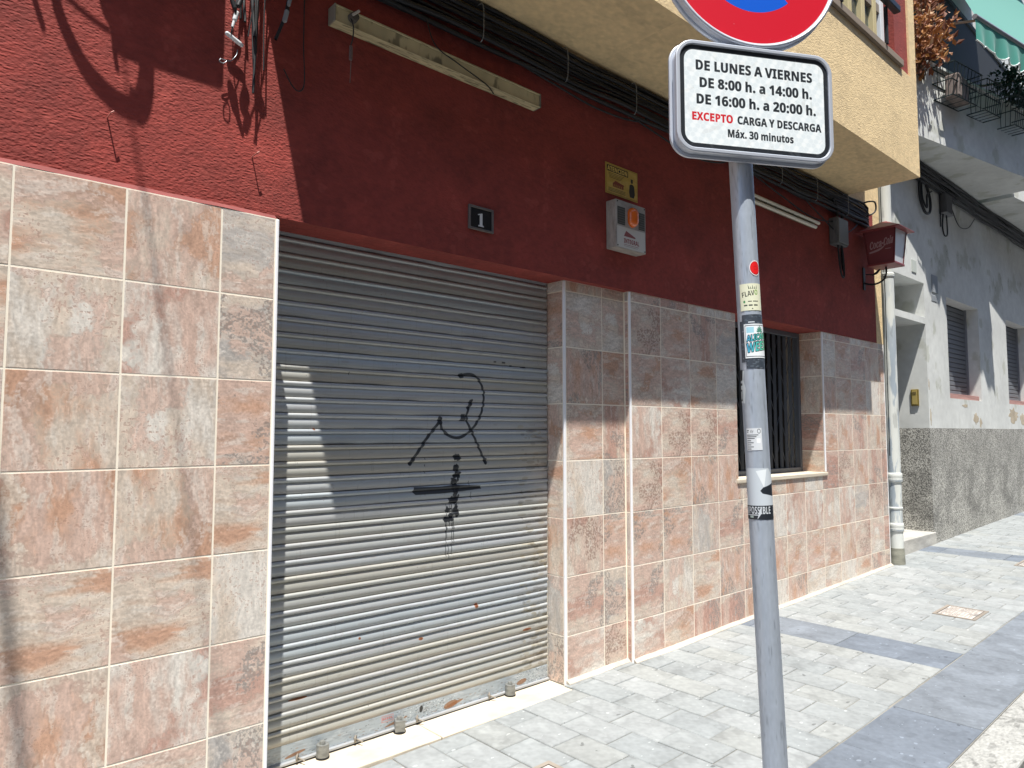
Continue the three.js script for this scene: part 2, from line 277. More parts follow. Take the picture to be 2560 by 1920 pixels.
// mortar skirting along the foot of the wall
part(b1, 'mortar_skirting', merge([[1.772, 2.32, -0.105], [2.32, 6.37, -0.06]].map(([a, b, z]) => { const sh = new THREE.Shape([[0, -0.03], [0.03, -0.03], [0.026, 0.004], [0.004, 0.02], [0, 0.02]].map(p => new THREE.Vector2(...p))); const g = new THREE.ExtrudeGeometry(sh, { depth: b - a, bevelEnabled: false, steps: 40 }); g.rotateY(Math.PI / 2); g.scale(1, 1, -1); const p = g.attributes.position; for (let i = 0; i < p.count; i++) { const x = p.getX(i) + a; p.setXYZ(i, x, p.getY(i) + gy(x) + 0.006 * (fbm(x * 7, 3, 0x7fff, 3, 5) - 0.5), z + p.getZ(i) * (0.6 + 0.9 * fbm(x * 4, 9, 0x7fff, 3, 6)) + 0.001); } g.index = null; g.computeVertexNormals(); return metreUV(g); })), new THREE.MeshStandardMaterial({ color: 0xe2ddd0, roughness: 0.95, side: THREE.DoubleSide, map: mottle }));
// door sill
part(b1, 'door_sill', merge([rbox(0.0, 0.86, -0.1, 0.012, -0.33, -0.031, 0.006), rbox(0.863, 1.773, -0.1, 0.013, -0.33, -0.029, 0.006)].map(g => metreUV(g))), cream);

// ---- roller shutter
{
  const W0 = 0.004, W1 = 1.764, TOP = 2.40;
  const shutMap = canvasTex(1600, 2048, (g, w, h) => {
    const X = x => (x - W0) / (W1 - W0) * w, Y = y => (1 - y / TOP) * h;
    g.fillStyle = '#b9bcbc'; g.fillRect(0, 0, w, h); for (let k = 0; k < 34; k++) { g.fillStyle = pick(['rgba(168,150,112,0.22)', 'rgba(150,140,120,0.18)', 'rgba(150,168,188,0.25)', 'rgba(176,184,192,0.2)', 'rgba(120,116,108,0.14)']); g.fillRect(0, Y(0.098 + (k + 1) * 0.0713), w, 0.0713 / TOP * h); g.fillStyle = 'rgba(112,96,74,0.16)'; g.fillRect(0, Y(0.098 + k * 0.0713 + 0.016), w, 0.02 / TOP * h); } for (let i = 0; i < 420; i++) { const x = rnd() * w, l = rr(10, 120); g.fillStyle = pick(['rgba(96,86,70,0.10)', 'rgba(206,206,200,0.10)', 'rgba(84,80,76,0.10)']); g.fillRect(x, rnd() * h, rr(1, 5), l); }
    for (let i = 0; i < 900; i++) { const y = rnd() * h, hh = rr(2, 14), x = rr(-0.3, 1) * w, l = rr(0.05, 0.9) * w; g.fillStyle = pick(['rgba(120,112,96,0.05)', 'rgba(190,196,202,0.06)', 'rgba(96,100,108,0.05)', 'rgba(170,158,130,0.05)', 'rgba(150,160,172,0.06)']); g.fillRect(x, y, l, hh); }
    for (let i = 0; i < 500; i++) { const x = rnd() * w, y = rnd() * h; g.fillStyle = pick(['rgba(90,84,76,0.10)', 'rgba(200,204,206,0.12)', 'rgba(120,100,80,0.10)']); g.beginPath(); g.ellipse(x, y, rr(2, 22), rr(1, 5), 0, 0, 7); g.fill(); }
    for (let i = 0; i < 260; i++) { const x = X(rr(1.55, 1.76)), y = Y(Math.pow(rnd(), 1.7) * 1.5); g.fillStyle = pick(['rgba(92,74,52,0.20)', 'rgba(70,64,58,0.20)', 'rgba(150,128,88,0.20)']); g.beginPath(); g.ellipse(x, y, rr(3, 34), rr(2, 9), 0, 0, 7); g.fill(); }
    for (let i = 0; i < 240; i++) { const x = rnd() * w, y = rnd() * h; g.fillStyle = pick(['#6b5a48', '#7a7d80', '#59544e']); g.fillRect(x, y, rr(1, 4), rr(1, 3)); }
    for (const [x, y, a, b] of [[1.231, 0.52, 11, 12], [0.881, 0.414, 12, 6], [0.537, 0.481, 6, 5], [0.29, 1.45, 6, 4], [0.24, 0.28, 40, 4], [1.6, 0.33, 30, 6]]) { g.fillStyle = 'rgba(140,72,34,0.75)'; g.beginPath(); g.ellipse(X(x), Y(y), a, b, 0, 0, 7); g.fill(); g.fillStyle = 'rgba(88,44,24,0.6)'; g.beginPath(); g.ellipse(X(x) + 2, Y(y) + 1, a * 0.5, b * 0.5, 0, 0, 7); g.fill(); }
    for (const [x, y] of [[1.35, 1.83], [1.41, 1.83], [1.47, 1.815], [1.55, 1.81], [1.57, 1.812]]) { g.fillStyle = 'rgba(40,40,42,0.7)'; g.fillRect(X(x), Y(y), rr(8, 26), rr(4, 9)); }
    // spray paint
    const ink = '#26282c'; g.strokeStyle = ink; g.fillStyle = ink; g.lineCap = 'round'; g.lineJoin = 'round';
    const line = (pts, lw) => { g.lineWidth = lw; g.beginPath(); g.moveTo(X(pts[0][0]), Y(pts[0][1])); for (let i = 1; i < pts.length - 1; i++) { const mx = (pts[i][0] + pts[i + 1][0]) / 2, my = (pts[i][1] + pts[i + 1][1]) / 2; g.quadraticCurveTo(X(pts[i][0]), Y(pts[i][1]), X(mx), Y(my)); } const e = pts[pts.length - 1]; g.lineTo(X(e[0]), Y(e[1])); g.stroke(); };
    g.globalAlpha = 0.8;
    line([[1.118, 1.735], [1.168, 1.752], [1.227, 1.741], [1.27, 1.689], [1.283, 1.629], [1.266, 1.542], [1.228, 1.482], [1.186, 1.442], [1.12, 1.406], [1.063, 1.41], [1.015, 1.435], [0.992, 1.467], [0.991, 1.505]], 13);
    line([[1.198, 1.607], [1.165, 1.547], [1.157, 1.501], [1.194, 1.448], [1.237, 1.369], [1.293, 1.272]], 13);
    line([[0.985, 1.492], [0.915, 1.417], [0.852, 1.337], [0.805, 1.28]], 14);
    line([[1.118, 1.735], [1.13, 1.738]], 22); line([[0.985, 1.505], [0.99, 1.49]], 26); line([[1.29, 1.285], [1.294, 1.274]], 21); line([[0.82, 1.298], [0.806, 1.281]], 20); line([[1.19, 1.60], [1.172, 1.565]], 20);
    g.beginPath(); g.moveTo(X(1.127), Y(1.533)); g.lineTo(X(1.152), Y(1.533)); g.lineTo(X(1.152), Y(1.497)); g.lineTo(X(1.113), Y(1.497)); g.fill();
    g.beginPath(); g.moveTo(X(0.828), Y(1.163)); g.lineTo(X(0.994), Y(1.158)); g.lineTo(X(1.08), Y(1.163)); g.lineTo(X(1.255), Y(1.15)); g.lineTo(X(1.266), Y(1.133)); g.lineTo(X(1.018), Y(1.122)); g.lineTo(X(0.84), Y(1.124)); g.lineTo(X(0.822), Y(1.14)); g.fill();
    for (const [x0, x1, y0, y1] of [[1.075, 1.115, 1.312, 1.296], [1.078, 1.115, 1.262, 1.205], [1.066, 1.11, 1.195, 1.10], [1.05, 1.10, 1.095, 1.07], [1.035, 1.105, 1.05, 1.0], [1.02, 1.075, 0.99, 0.982]]) for (let i = 0; i < 26; i++) { g.beginPath(); g.ellipse(X(rr(x0, x1)), Y(rr(y1, y0)), rr(4, 13), rr(3, 12), 0, 0, 7); g.fill(); }
    for (let i = 0; i < 17; i++) { const x = rr(1.022, 1.1), y = rr(0.97, 1.11); g.fillRect(X(x), Y(y), rr(1.5, 4), rr(18, 70)); }
    for (const [x, y, l] of [[1.028, 0.975, 150], [1.034, 0.96, 60], [1.066, 0.97, 140], [1.078, 0.95, 80], [1.19, 1.12, 30], [1.175, 1.18, 30], [1.045, 0.86, 60]]) g.fillRect(X(x), Y(y), 3, l);
    for (const y of [1.308, 1.274, 1.24]) g.fillRect(X(0.891), Y(y), 4, 8);
    g.fillRect(X(0.46), Y(1.72), 3, 12); g.globalAlpha = 1;
  });
  const slatMat = std(0xffffff, { map: shutMap, metalness: 0.25, roughness: 0.45 });
  const ZS = -0.252, PITCH = 0.0713;
  const st = part(b1, 'roller_shutter', merge([box(0.0005, 0.03, 0.02, 2.4, -0.27, -0.257), box(1.742, 1.7705, 0.02, 2.4, -0.27, -0.257), box(0, 1.772, 0.02, 2.4, -0.34, -0.29)]), std(0x4a4d50, { metalness: 0.4, roughness: 0.6 }));
  const prof = [];                                                 // [z, y] up one slat
  const N = 12; for (let i = 0; i <= N; i++) { const t = i / N; prof.push([0.003 + 0.010 * Math.sin(Math.PI * (0.12 + 0.8 * t)), t * 0.047]); }
  for (let i = 0; i <= 8; i++) { const t = i / 8, a = -Math.PI / 2 + Math.PI * t; prof.push([0.0055 + 0.0115 * Math.cos(a), 0.0585 + 0.0108 * Math.sin(a)]); }
  prof.push([0.004, 0.0702], [0.0095, PITCH]);
  for (let k = 0; k < 33; k++) {
    const y0 = 0.098 + k * PITCH; if (y0 > 2.39) break;
    const P = [], U = [], I = [], dz = rr(-0.0008, 0.0008), sag = rr(-0.001, 0.001), nx = 24;
    for (let ix = 0; ix <= nx; ix++) { const x = W0 + (W1 - W0) * ix / nx; const dent = 0.0035 * (fbm(x * 3, k * 0.35, 0x7fff, 3, 701) - 0.5) + 0.004 * sstep(0.66, 0.74, fbm(x * 5 + 3, k * 0.5, 0x7fff, 2, 711)) * -1; for (const [z, y] of prof) { P.push(x, y0 + y + sag * Math.sin(ix * 0.25), ZS + z + dz + dent); U.push((x - W0) / (W1 - W0), (y0 + y) / TOP); } }
    const m = prof.length; for (let ix = 0; ix < nx; ix++) for (let j = 0; j + 1 < m; j++) { const a = ix * m + j, b = a + m; I.push(a, b, b + 1, a, b + 1, a + 1); }
    const g = new THREE.BufferGeometry(); g.setAttribute('position', new THREE.Float32BufferAttribute(P, 3)); g.setAttribute('uv', new THREE.Float32BufferAttribute(U, 2)); g.setIndex(I); g.computeVertexNormals();
    part(st, 'slat', g, slatMat);
  }
  const barMap = canvasTex(1600, 96, (g, w, h) => {
    g.fillStyle = '#a7b0b6'; g.fillRect(0, 0, w, h);
    for (let i = 0; i < 700; i++) { g.fillStyle = pick(['rgba(210,216,220,0.25)', 'rgba(130,138,144,0.25)', 'rgba(160,170,178,0.3)', 'rgba(120,110,98,0.12)']); g.beginPath(); g.ellipse(rnd() * w, rnd() * h, rr(2, 26), rr(1, 8), 0, 0, 7); g.fill(); }
    for (let i = 0; i < 420; i++) { const x = rnd() * w, y = h - Math.pow(rnd(), 2.2) * h * 0.75; g.fillStyle = pick(['rgba(120,84,56,0.5)', 'rgba(96,84,72,0.5)', 'rgba(70,66,62,0.5)', 'rgba(150,110,76,0.4)']); g.fillRect(x, y, rr(2, 14), rr(1, 5)); }
    for (let i = 0; i < 700; i++) { const x = (rnd() < 0.5 ? rr(0.42, 0.62) : rr(0.86, 1)) * w; g.fillStyle = pick(['rgba(60,66,72,0.5)', 'rgba(225,230,232,0.6)', 'rgba(150,158,164,0.6)']); g.fillRect(x, rnd() * h, rr(2, 8), rr(2, 6)); }
    for (const [x, a, b] of [[0.605, 40, 30], [0.62, 50, 14], [0.885, 34, 22], [0.13, 44, 12], [0.42, 60, 10]]) { g.fillStyle = 'rgba(134,84,48,0.65)'; g.beginPath(); g.ellipse(x * w, h * 0.62, a, b * 0.7, -0.2, 0, 7); g.fill(); }
    g.fillStyle = '#3b3a3a'; g.beginPath(); g.ellipse(w * 0.502, h * 0.33, 9, 20, 0.1, 0, 7); g.fill();
    g.strokeStyle = '#c98d8a'; g.lineWidth = 3; g.strokeRect(w * 0.375, h * 0.1, 56, 32); g.fillStyle = '#c07672'; for (let i = 0; i < 5; i++) g.fillRect(w * 0.377 + i * 10, h * 0.18, 6, 14);
  });
  const bar = box(W0, W1, 0.02, 0.1, -0.262, -0.243); { const p = bar.attributes.position, u = bar.attributes.uv; for (let i = 0; i < p.count; i++) u.setXY(i, (p.getX(i) - W0) / (W1 - W0), (p.getY(i) - 0.02) / 0.08); }
  part(st, 'bottom_bar', bar, std(0xffffff, { map: barMap, metalness: 0.3, roughness: 0.6 }));
  part(st, 'bottom_lip', rbox(W0, W1, 0.02, 0.03, -0.25, -0.226, 0.002), galv);
  part(st, 'rubber_seal', box(W0, W1, 0.0125, 0.0198, -0.25, -0.232), black);
  const lockM = std(0xa9adaa, { metalness: 0.45, roughness: 0.5, map: mottle });
  for (const [x, sq] of [[0.345, 0], [0.742, 1], [1.447, 0]]) {
    const g = sq ? new THREE.CylinderGeometry(0.033, 0.033, 0.05, 4).rotateY(0.35) : new THREE.CylinderGeometry(0.027, 0.028, 0.052, 24);
    g.translate(x, 0.046, -0.21); const l = part(st, 'floor_lock', g.toNonIndexed(), lockM); l.geometry.computeVertexNormals();
    if (!sq) l.geometry = toCreasedNormals(l.geometry, 0.6);
    part(l, 'lock_foot', new THREE.CylinderGeometry(0.03, 0.03, 0.006, 20).translate(x, 0.0165, -0.21), black);
    part(l, 'lock_core', new THREE.CylinderGeometry(0.012, 0.014, 0.014, 12).translate(x - 0.002, 0.078, -0.21), lockM);
  }
  for (const x of [0.235, 0.515, 0.853, 1.312]) { const e = part(st, 'latch_eye', new THREE.TorusGeometry(0.012, 0.0045, 8, 16).rotateY(0.9).translate(x, 0.04, -0.226), std(0x8d857a, { metalness: 0.4, roughness: 0.6 })); part(e, 'latch_pin', rod([x, 0.04, -0.24], [x + 0.02, 0.03, -0.195], 0.0035), e.material); }
}
// ---- window with folding grille
{
  part(b1, 'window_sill', rbox(3.545, 5.02, 1.06, 1.0895, -0.3, -0.047, 0.004), cream);
  const gm = std(0x6a6f76, { metalness: 0.3, roughness: 0.55 });
  const w = part(b1, 'window', box(3.5, 5.1, 1.0, 2.4, -0.42, -0.40), std(0x0d0f12, { roughness: 0.15 }));
  part(w, 'window_frame', merge([rbox(3.566, 3.60, 1.09, 2.325, -0.30, -0.265), rbox(4.965, 4.999, 1.09, 2.325, -0.30, -0.265), rbox(3.6, 4.965, 1.0905, 1.128, -0.299, -0.262), rbox(3.6, 4.965, 2.285, 2.3245, -0.299, -0.262)]), gm);
  for (let i = 0; i < 15; i++) { const x = 3.64 + i * 0.0925; part(w, 'grille_bar', merge([box(x - 0.011, x + 0.011, 1.128, 2.285, -0.294, -0.291), box(x - 0.011, x - 0.008, 1.128, 2.285, -0.291, -0.276), box(x + 0.008, x + 0.011, 1.128, 2.285, -0.291, -0.276)]), gm); }
  for (let r = 0; r < 5; r++) for (let i = 0; i < 14; i += 1) { const x = 3.64 + i * 0.0925, y = 1.17 + r * 0.225, f = i & 1; part(w, 'grille_link', merge([rod([x, y + (f ? 0.19 : 0), -0.2965], [x + 0.0925, y + (f ? 0 : 0.19), -0.2965], 0.0028, 4)]), gm); }
}
// ---- yellow bay above
{
  const bay = part(b1, 'bay', box(-0.16, 5.6, 3.69, 4.56, -0.2, 0.585), yellow, 'smooth yellow bay jutting out over the pavement');
  part(bay, 'bay_pier', box(5.452, 5.6, 4.56, 8, -0.2, 0.585), yellow);
  part(bay, 'red_panel', box(5.16, 5.452, 4.56, 8, -0.2, 0.568), red);
  part(bay, 'bay_back', box(-0.16, 5.16, 4.56, 8, -0.2, 0.30), std(0xb9a98c));
  part(bay, 'bay_top', box(-0.16, 5.16, 6.6, 8, 0.29, 0.585), yellow);
  part(bay, 'bay_end', box(-0.16, 0.5, 4.56, 6.6, 0.29, 0.585), yellow);
  part(bay, 'sill', rbox(0.2, 5.24, 4.565, 4.625, 0.42, 0.61, 0.006), std(0x8d7f70, { roughness: 0.8 }));
  const fr = std(0xc9bb8e, { roughness: 0.6 }), fw = std(0xdfe3e6, { roughness: 0.5 });
  for (const [x, m] of [[5.06, fw], [4.9, fr], [4.66, fr], [4.40, fr], [4.05, fw], [3.6, fr], [3.1, fr], [2.4, fr], [1.6, fr]]) part(bay, 'window_post', rbox(x, x + 0.07, 4.626, 6.598, 0.44, 0.50), m);
  part(bay, 'window_rail', rbox(0.5, 5.159, 5.02, 5.1, 0.45, 0.49), std(0x8a8074));
  part(bay, 'window_glass', box(0.5, 5.159, 4.626, 6.6, 0.455, 0.459), new THREE.MeshPhysicalMaterial({ color: 0xd6e2ee, roughness: 0.05, transmission: 1, thickness: 0 }));
  part(bay, 'blind', box(0.5, 5.159, 4.626, 6.6, 0.37, 0.385), std(0x9aa7b8));
  part(bay, 'handrail', rbox(0.3, 5.02, 4.93, 4.985, 0.62, 0.675, 0.008), std(0x23272d, { metalness: 0.4, roughness: 0.45 }));
  for (const x of [0.4, 1.6, 2.8, 4.0, 4.86]) part(bay, 'rail_post', rbox(x - 0.012, x + 0.012, 4.62, 4.94, 0.6, 0.625, 0.003), std(0x23272d, { metalness: 0.4 }));
}

// ------------------------------------------------------------------ things on the tiled building
function wrapText(g, s, x, y, w, size, font = 'sans-serif', style = 'bold') { g.font = `${style} ${size}px ${font}`; const m = g.measureText(s).width; g.save(); g.translate(x, y); g.scale(w / m, 1); g.fillText(s, 0, 0); g.lineWidth = size * 0.045; g.strokeStyle = g.fillStyle; g.strokeText(s, 0, 0); g.restore(); }
const facePlane = (x0, x1, y0, y1, z) => new THREE.PlaneGeometry(x1 - x0, y1 - y0).translate((x0 + x1) / 2, (y0 + y1) / 2, z);
{ // house number
  const t = thing('house_number', 'dark ceramic house number plaque reading 1 over the shutter', 'house number', [1.1, 2.475, -0.055]);
  part(t, 'frame', merge([rbox(1.018, 1.03, 2.474, 2.6, -0.056, -0.042, 0.003), rbox(1.171, 1.183, 2.474, 2.6, -0.056, -0.042, 0.003), rbox(1.03, 1.171, 2.588, 2.6, -0.056, -0.042, 0.003), rbox(1.03, 1.171, 2.474, 2.486, -0.056, -0.042, 0.003)]), std(0x8b8480, { metalness: 0.3, roughness: 0.5, map: mottle }));
  part(t, 'plate', box(1.03, 1.171, 2.486, 2.588, -0.056, -0.049), std(0x26262a, { roughness: 0.3, map: mottle }));
  const sh = new THREE.Shape([[-0.018, 0], [0.018, 0], [0.018, 0.006], [0.0085, 0.009], [0.0085, 0.07], [0.004, 0.07], [-0.02, 0.063], [-0.019, 0.058], [-0.0075, 0.061], [-0.0075, 0.009], [-0.018, 0.006]].map(p => new THREE.Vector2(...p)));
  part(t, 'digit', new THREE.ExtrudeGeometry(sh, { depth: 0.003, bevelEnabled: false }).translate(1.1, 2.496, -0.049), std(0xdadada, { roughness: 0.5 }));
}
{ // yellow warning notice
  const t = thing('warning_notice', 'faded yellow security notice headed ATENCION above the alarm box', 'notice', [2.25, 2.91, -0.055]);
  const tex = canvasTex(512, 320, (g, w, h) => {
    g.fillStyle = '#c8a94e'; g.fillRect(0, 0, w, h); for (let i = 0; i < 200; i++) { g.fillStyle = pick(['rgba(150,120,60,0.08)', 'rgba(230,210,140,0.10)']); g.fillRect(rnd() * w, rnd() * h, rr(20, 120), rr(10, 60)); }
    g.strokeStyle = '#6b5420'; g.lineWidth = 3; g.strokeRect(8, 8, w - 16, h - 16);
    g.fillStyle = '#2e2614'; g.fillRect(18, 18, 340, 66); g.fillStyle = '#d9bd62'; wrapText(g, 'ATENCION', 28, 74, 320, 62);
    g.fillStyle = '#4a3b1c'; for (let i = 0; i < 4; i++) g.fillRect(40 + i * 6, 98 + i * 15, 250 - i * 22, 5);
    g.fillStyle = '#8a4232'; g.beginPath(); g.moveTo(110, 200); g.lineTo(150, 168); g.lineTo(290, 188); g.lineTo(280, 206); g.lineTo(280, 236); g.lineTo(110, 236); g.fill(); g.fillStyle = '#c8a94e'; for (let i = 0; i < 5; i++) g.fillRect(126 + i * 30, 208, 8, 22);
    g.fillStyle = '#5a4a2a'; for (let i = 0; i < 3; i++) g.fillRect(40, 256 + i * 14, 270, 5);
    g.fillStyle = '#2c2a26'; g.beginPath(); g.ellipse(418, 112, 18, 24, 0, 0, 7); g.fill(); g.fillRect(400, 88, 36, 12); g.beginPath(); g.moveTo(380, 160); g.quadraticCurveTo(418, 128, 456, 160); g.lineTo(466, 250); g.lineTo(450, 290); g.lineTo(386, 290); g.lineTo(370, 240); g.fill();
  });
  part(t, 'panel', rbox(2.09, 2.405, 2.91, 3.104, -0.0545, -0.0515, 0.001, 1), std(0xb79a4a));
  part(t, 'print', facePlane(2.092, 2.403, 2.912, 3.102, -0.0508), std(0xffffff, { map: tex, roughness: 0.6 }));
}
{ // alarm siren
  const t = thing('alarm_box', 'white alarm siren box with orange strobe on the red wall', 'alarm', [2.24, 2.555, -0.055]);
  const wm = std(0xc9c5bd, { roughness: 0.5, map: mottle });
  part(t, 'case', rbox(2.094, 2.385, 2.555, 2.853, -0.0545, 0.025, 0.006), wm);
  const tex = canvasTex(512, 256, (g, w, h) => { g.fillStyle = '#cbc8c0'; g.fillRect(0, 0, w, h); g.fillStyle = '#8d4a48'; g.beginPath(); g.moveTo(120, 110); g.lineTo(160, 40); g.lineTo(330, 96); g.lineTo(330, 112); g.fill(); wrapText(g, 'INTEGRAL', 118, 190, 280, 74); g.fillRect(118, 208, 270, 5); g.fillStyle = '#7a7570'; g.fillRect(120, 226, 250, 4); });
  part(t, 'print', facePlane(2.103, 2.376, 2.56, 2.69, 0.0256), std(0xffffff, { map: tex, roughness: 0.5 }));
  for (const [a, b] of [[2.108, 2.18], [2.312, 2.374]]) { const gr = part(t, 'grille', box(a, b, 2.70, 2.81, 0.02, 0.0262), std(0x4a4b48, { roughness: 0.7 })); for (let i = 0; i < 7; i++) part(gr, 'grille_slot', box(a + 0.004, b - 0.004, 2.707 + i * 0.0145, 2.712 + i * 0.0145, 0.0264, 0.0285), std(0x63645f)); }
  const lens = new THREE.CapsuleGeometry(0.042, 0.04, 6, 20); lens.scale(1, 1, 0.9); part(t, 'strobe', lens.translate(2.246, 2.762, 0.03), new THREE.MeshPhysicalMaterial({ color: 0xd9651c, roughness: 0.25, clearcoat: 0.6 }));
  for (const [x, y] of [[2.108, 2.84], [2.371, 2.84], [2.108, 2.568], [2.371, 2.568]]) part(t, 'screw', new THREE.CylinderGeometry(0.0045, 0.0045, 0.003, 10).rotateX(Math.PI / 2).translate(x, y, 0.0262), std(0x4d4a45, { metalness: 0.5 }));
}
{ // fluorescent batten with its cover gone
  const t = thing('fluorescent_batten', 'old grimy fluorescent batten with a loose wire over the shutter', 'light fitting', [0.85, 3.236, -0.055]);
  const map = dataTex(256, (u, v, c) => { const a = fbm(u * 10, v * 4, 0x7fff, 5, 301), d = sstep(0.56, 0.7, fbm(u * 26, v * 10, 0x7fff, 4, 305)); const k = 1 + 0.3 * (a - 0.5) - 0.35 * d; c[0] = 196 * k; c[1] = 184 * k; c[2] = 146 * k; });
  const bm = std(0xffffff, { map, roughness: 0.7 });
  part(t, 'tray', box(0.235, 1.475, 3.236, 3.302, -0.0545, 0.0, 1.2), bm);
  part(t, 'rim', merge([rbox(0.232, 1.478, 3.300, 3.308, -0.054, 0.006, 0.002), rbox(0.232, 1.478, 3.231, 3.2358, -0.054, 0.006, 0.002)]), bm);
  part(t, 'end_cap', rbox(0.228, 0.2345, 3.23, 3.309, -0.054, 0.008, 0.002), std(0x8c8779)); part(t, 'end_cap', rbox(1.4755, 1.483, 3.23, 3.309, -0.054, 0.008, 0.002), std(0x6f6c62));
  const sk = part(t, 'lamp_socket', new THREE.CylinderGeometry(0.02, 0.022, 0.03, 14).rotateX(Math.PI / 2).translate(0.315, 3.272, 0.018), std(0x55504a));
  part(sk, 'socket_pin', rod([0.30, 3.27, 0.03], [0.325, 3.292, 0.05], 0.006), std(0xa9a298));
  part(t, 'wire', merge([tube([[0.3, 3.26, 0.02], [0.307, 3.22, 0.03], [0.31, 3.17, 0.02], [0.312, 3.15, 0.0]], 0.003), tube([[0.72, 3.45, -0.01], [0.76, 3.315, 0.014], [0.9, 3.272, 0.014], [1.1, 3.228, 0.004], [1.16, 3.215, -0.02]], 0.0032)]), black);
  part(t, 'hanging_plug', merge([new THREE.CapsuleGeometry(0.008, 0.055, 4, 10).translate(0.313, 3.115, 0.0), rod([0.315, 3.08, 0], [0.322, 2.99, -0.02], 0.002)]), std(0x6e5b58));
}
{ // second batten with two tubes
  const t = thing('twin_tube_light', 'twin bare fluorescent tube light over the barred window', 'light fitting', [4.3, 3.21, -0.055]);
  const tm = std(0xe0dccb, { roughness: 0.35 });
  part(t, 'tray', rbox(3.7, 4.86, 3.225, 3.27, -0.0545, -0.03, 0.003), std(0xa9a48f, { map: mottle }));
  part(t, 'tube', rod([3.7, 3.268, -0.012], [4.9, 3.268, -0.012], 0.014, 14), tm); part(t, 'tube', rod([3.7, 3.222, -0.012], [4.84, 3.222, -0.012], 0.014, 14), tm);
  for (const x of [3.98, 4.42]) part(t, 'tube_clip', rbox(x, x + 0.012, 3.235, 3.256, -0.031, -0.008, 0.002), std(0x6d6a5e));
}
{ // grey junction box
  const t = thing('junction_box', 'grey plastic junction box with a drooping cable loop near the lantern', 'junction box', [5.31, 3.13, -0.055]);
  part(t, 'case', rbox(5.19, 5.4, 3.135, 3.385, -0.0545, 0.03, 0.012), std(0x6c7072, { roughness: 0.6, map: mottle }));
  part(t, 'lid', rbox(5.2, 5.39, 3.15, 3.372, 0.0302, 0.038, 0.003), std(0x7b8081, { roughness: 0.55 }));
  part(t, 'cable_loop', merge([tube([[5.25, 3.14, 0], [5.255, 3.0, 0.005], [5.3, 2.86, 0.005], [5.34, 2.85, 0.004], [5.36, 2.95, 0], [5.355, 3.14, -0.01]], 0.009), tube([[5.30, 3.14, 0.01], [5.31, 3.0, 0.02], [5.33, 2.9, 0.01], [5.36, 3.02, -0.02], [5.42, 3.5, -0.03]], 0.008), tube([[5.28, 3.38, -0.01], [5.27, 3.48, -0.01], [5.2, 3.56, -0.01]], 0.012)]), cableMat);
}
{ // cables under the bay
  const t = thing('cable_bundle', 'thick run of black cables pinned under the yellow bay', 'cables', [2.9, 3.45, -0.055]);
  for (let i = 0; i < 15; i++) {
    const y = 3.665 - 0.0155 * i + rr(-0.006, 0.006), r = pick([0.006, 0.008, 0.011, 0.013]), z = -0.05 + r + rr(0.0, 0.03), pts = [];
    for (let k = 0; k <= 22; k++) { const x = -1.6 + k * 7.55 / 22; pts.push([x, y + rr(-0.008, 0.008) - (k % 4 === 2 ? rr(0, 0.02) : 0), z + rr(-0.004, 0.008)]); }
    pts.push([6.03, y + rr(-0.04, 0.02), -0.03], [6.0, y - 0.1 - rr(0, 0.05), -0.04]);
    part(t, 'cable', tube(pts, r, 120, 7), i % 5 === 3 ? cableGrey : cableMat);
  }
  for (let k = 0; k < 10; k++) { const x = -0.2 + k * 0.63; part(t, 'clip', tube([[x, 3.66, -0.05], [x + 0.004, 3.66, 0.0], [x + 0.006, 3.56, 0.012], [x + 0.004, 3.46, 0], [x, 3.455, -0.05]], 0.003, 20, 5), std(0x8d8f92, { metalness: 0.5, roughness: 0.4 })); }
  for (const [x0, x1, d] of [[3.7, 5.4, 0.16], [4.6, 5.7, 0.2], [1.2, 2.4, 0.07], [2.2, 3.4, 0.1]]) part(t, 'loose_cable', tube([[x0, 3.46, -0.02], [(2 * x0 + x1) / 3, 3.46 - d * 0.6, -0.015], [(x0 + 2 * x1) / 3, 3.46 - d, -0.015], [x1, 3.46 - d * 0.3, -0.02], [x1 + 0.1, 3.5, -0.02]], 0.006, 40, 6), cableMat);
  part(t, 'wall_bracket', tube([[5.93, 3.68, -0.055], [5.98, 3.70, 0.0], [6.05, 3.7, 0.03], [6.06, 3.62, 0.03], [6.0, 3.57, 0.0], [5.95, 3.57, -0.055]], 0.008, 30, 6), black);
}
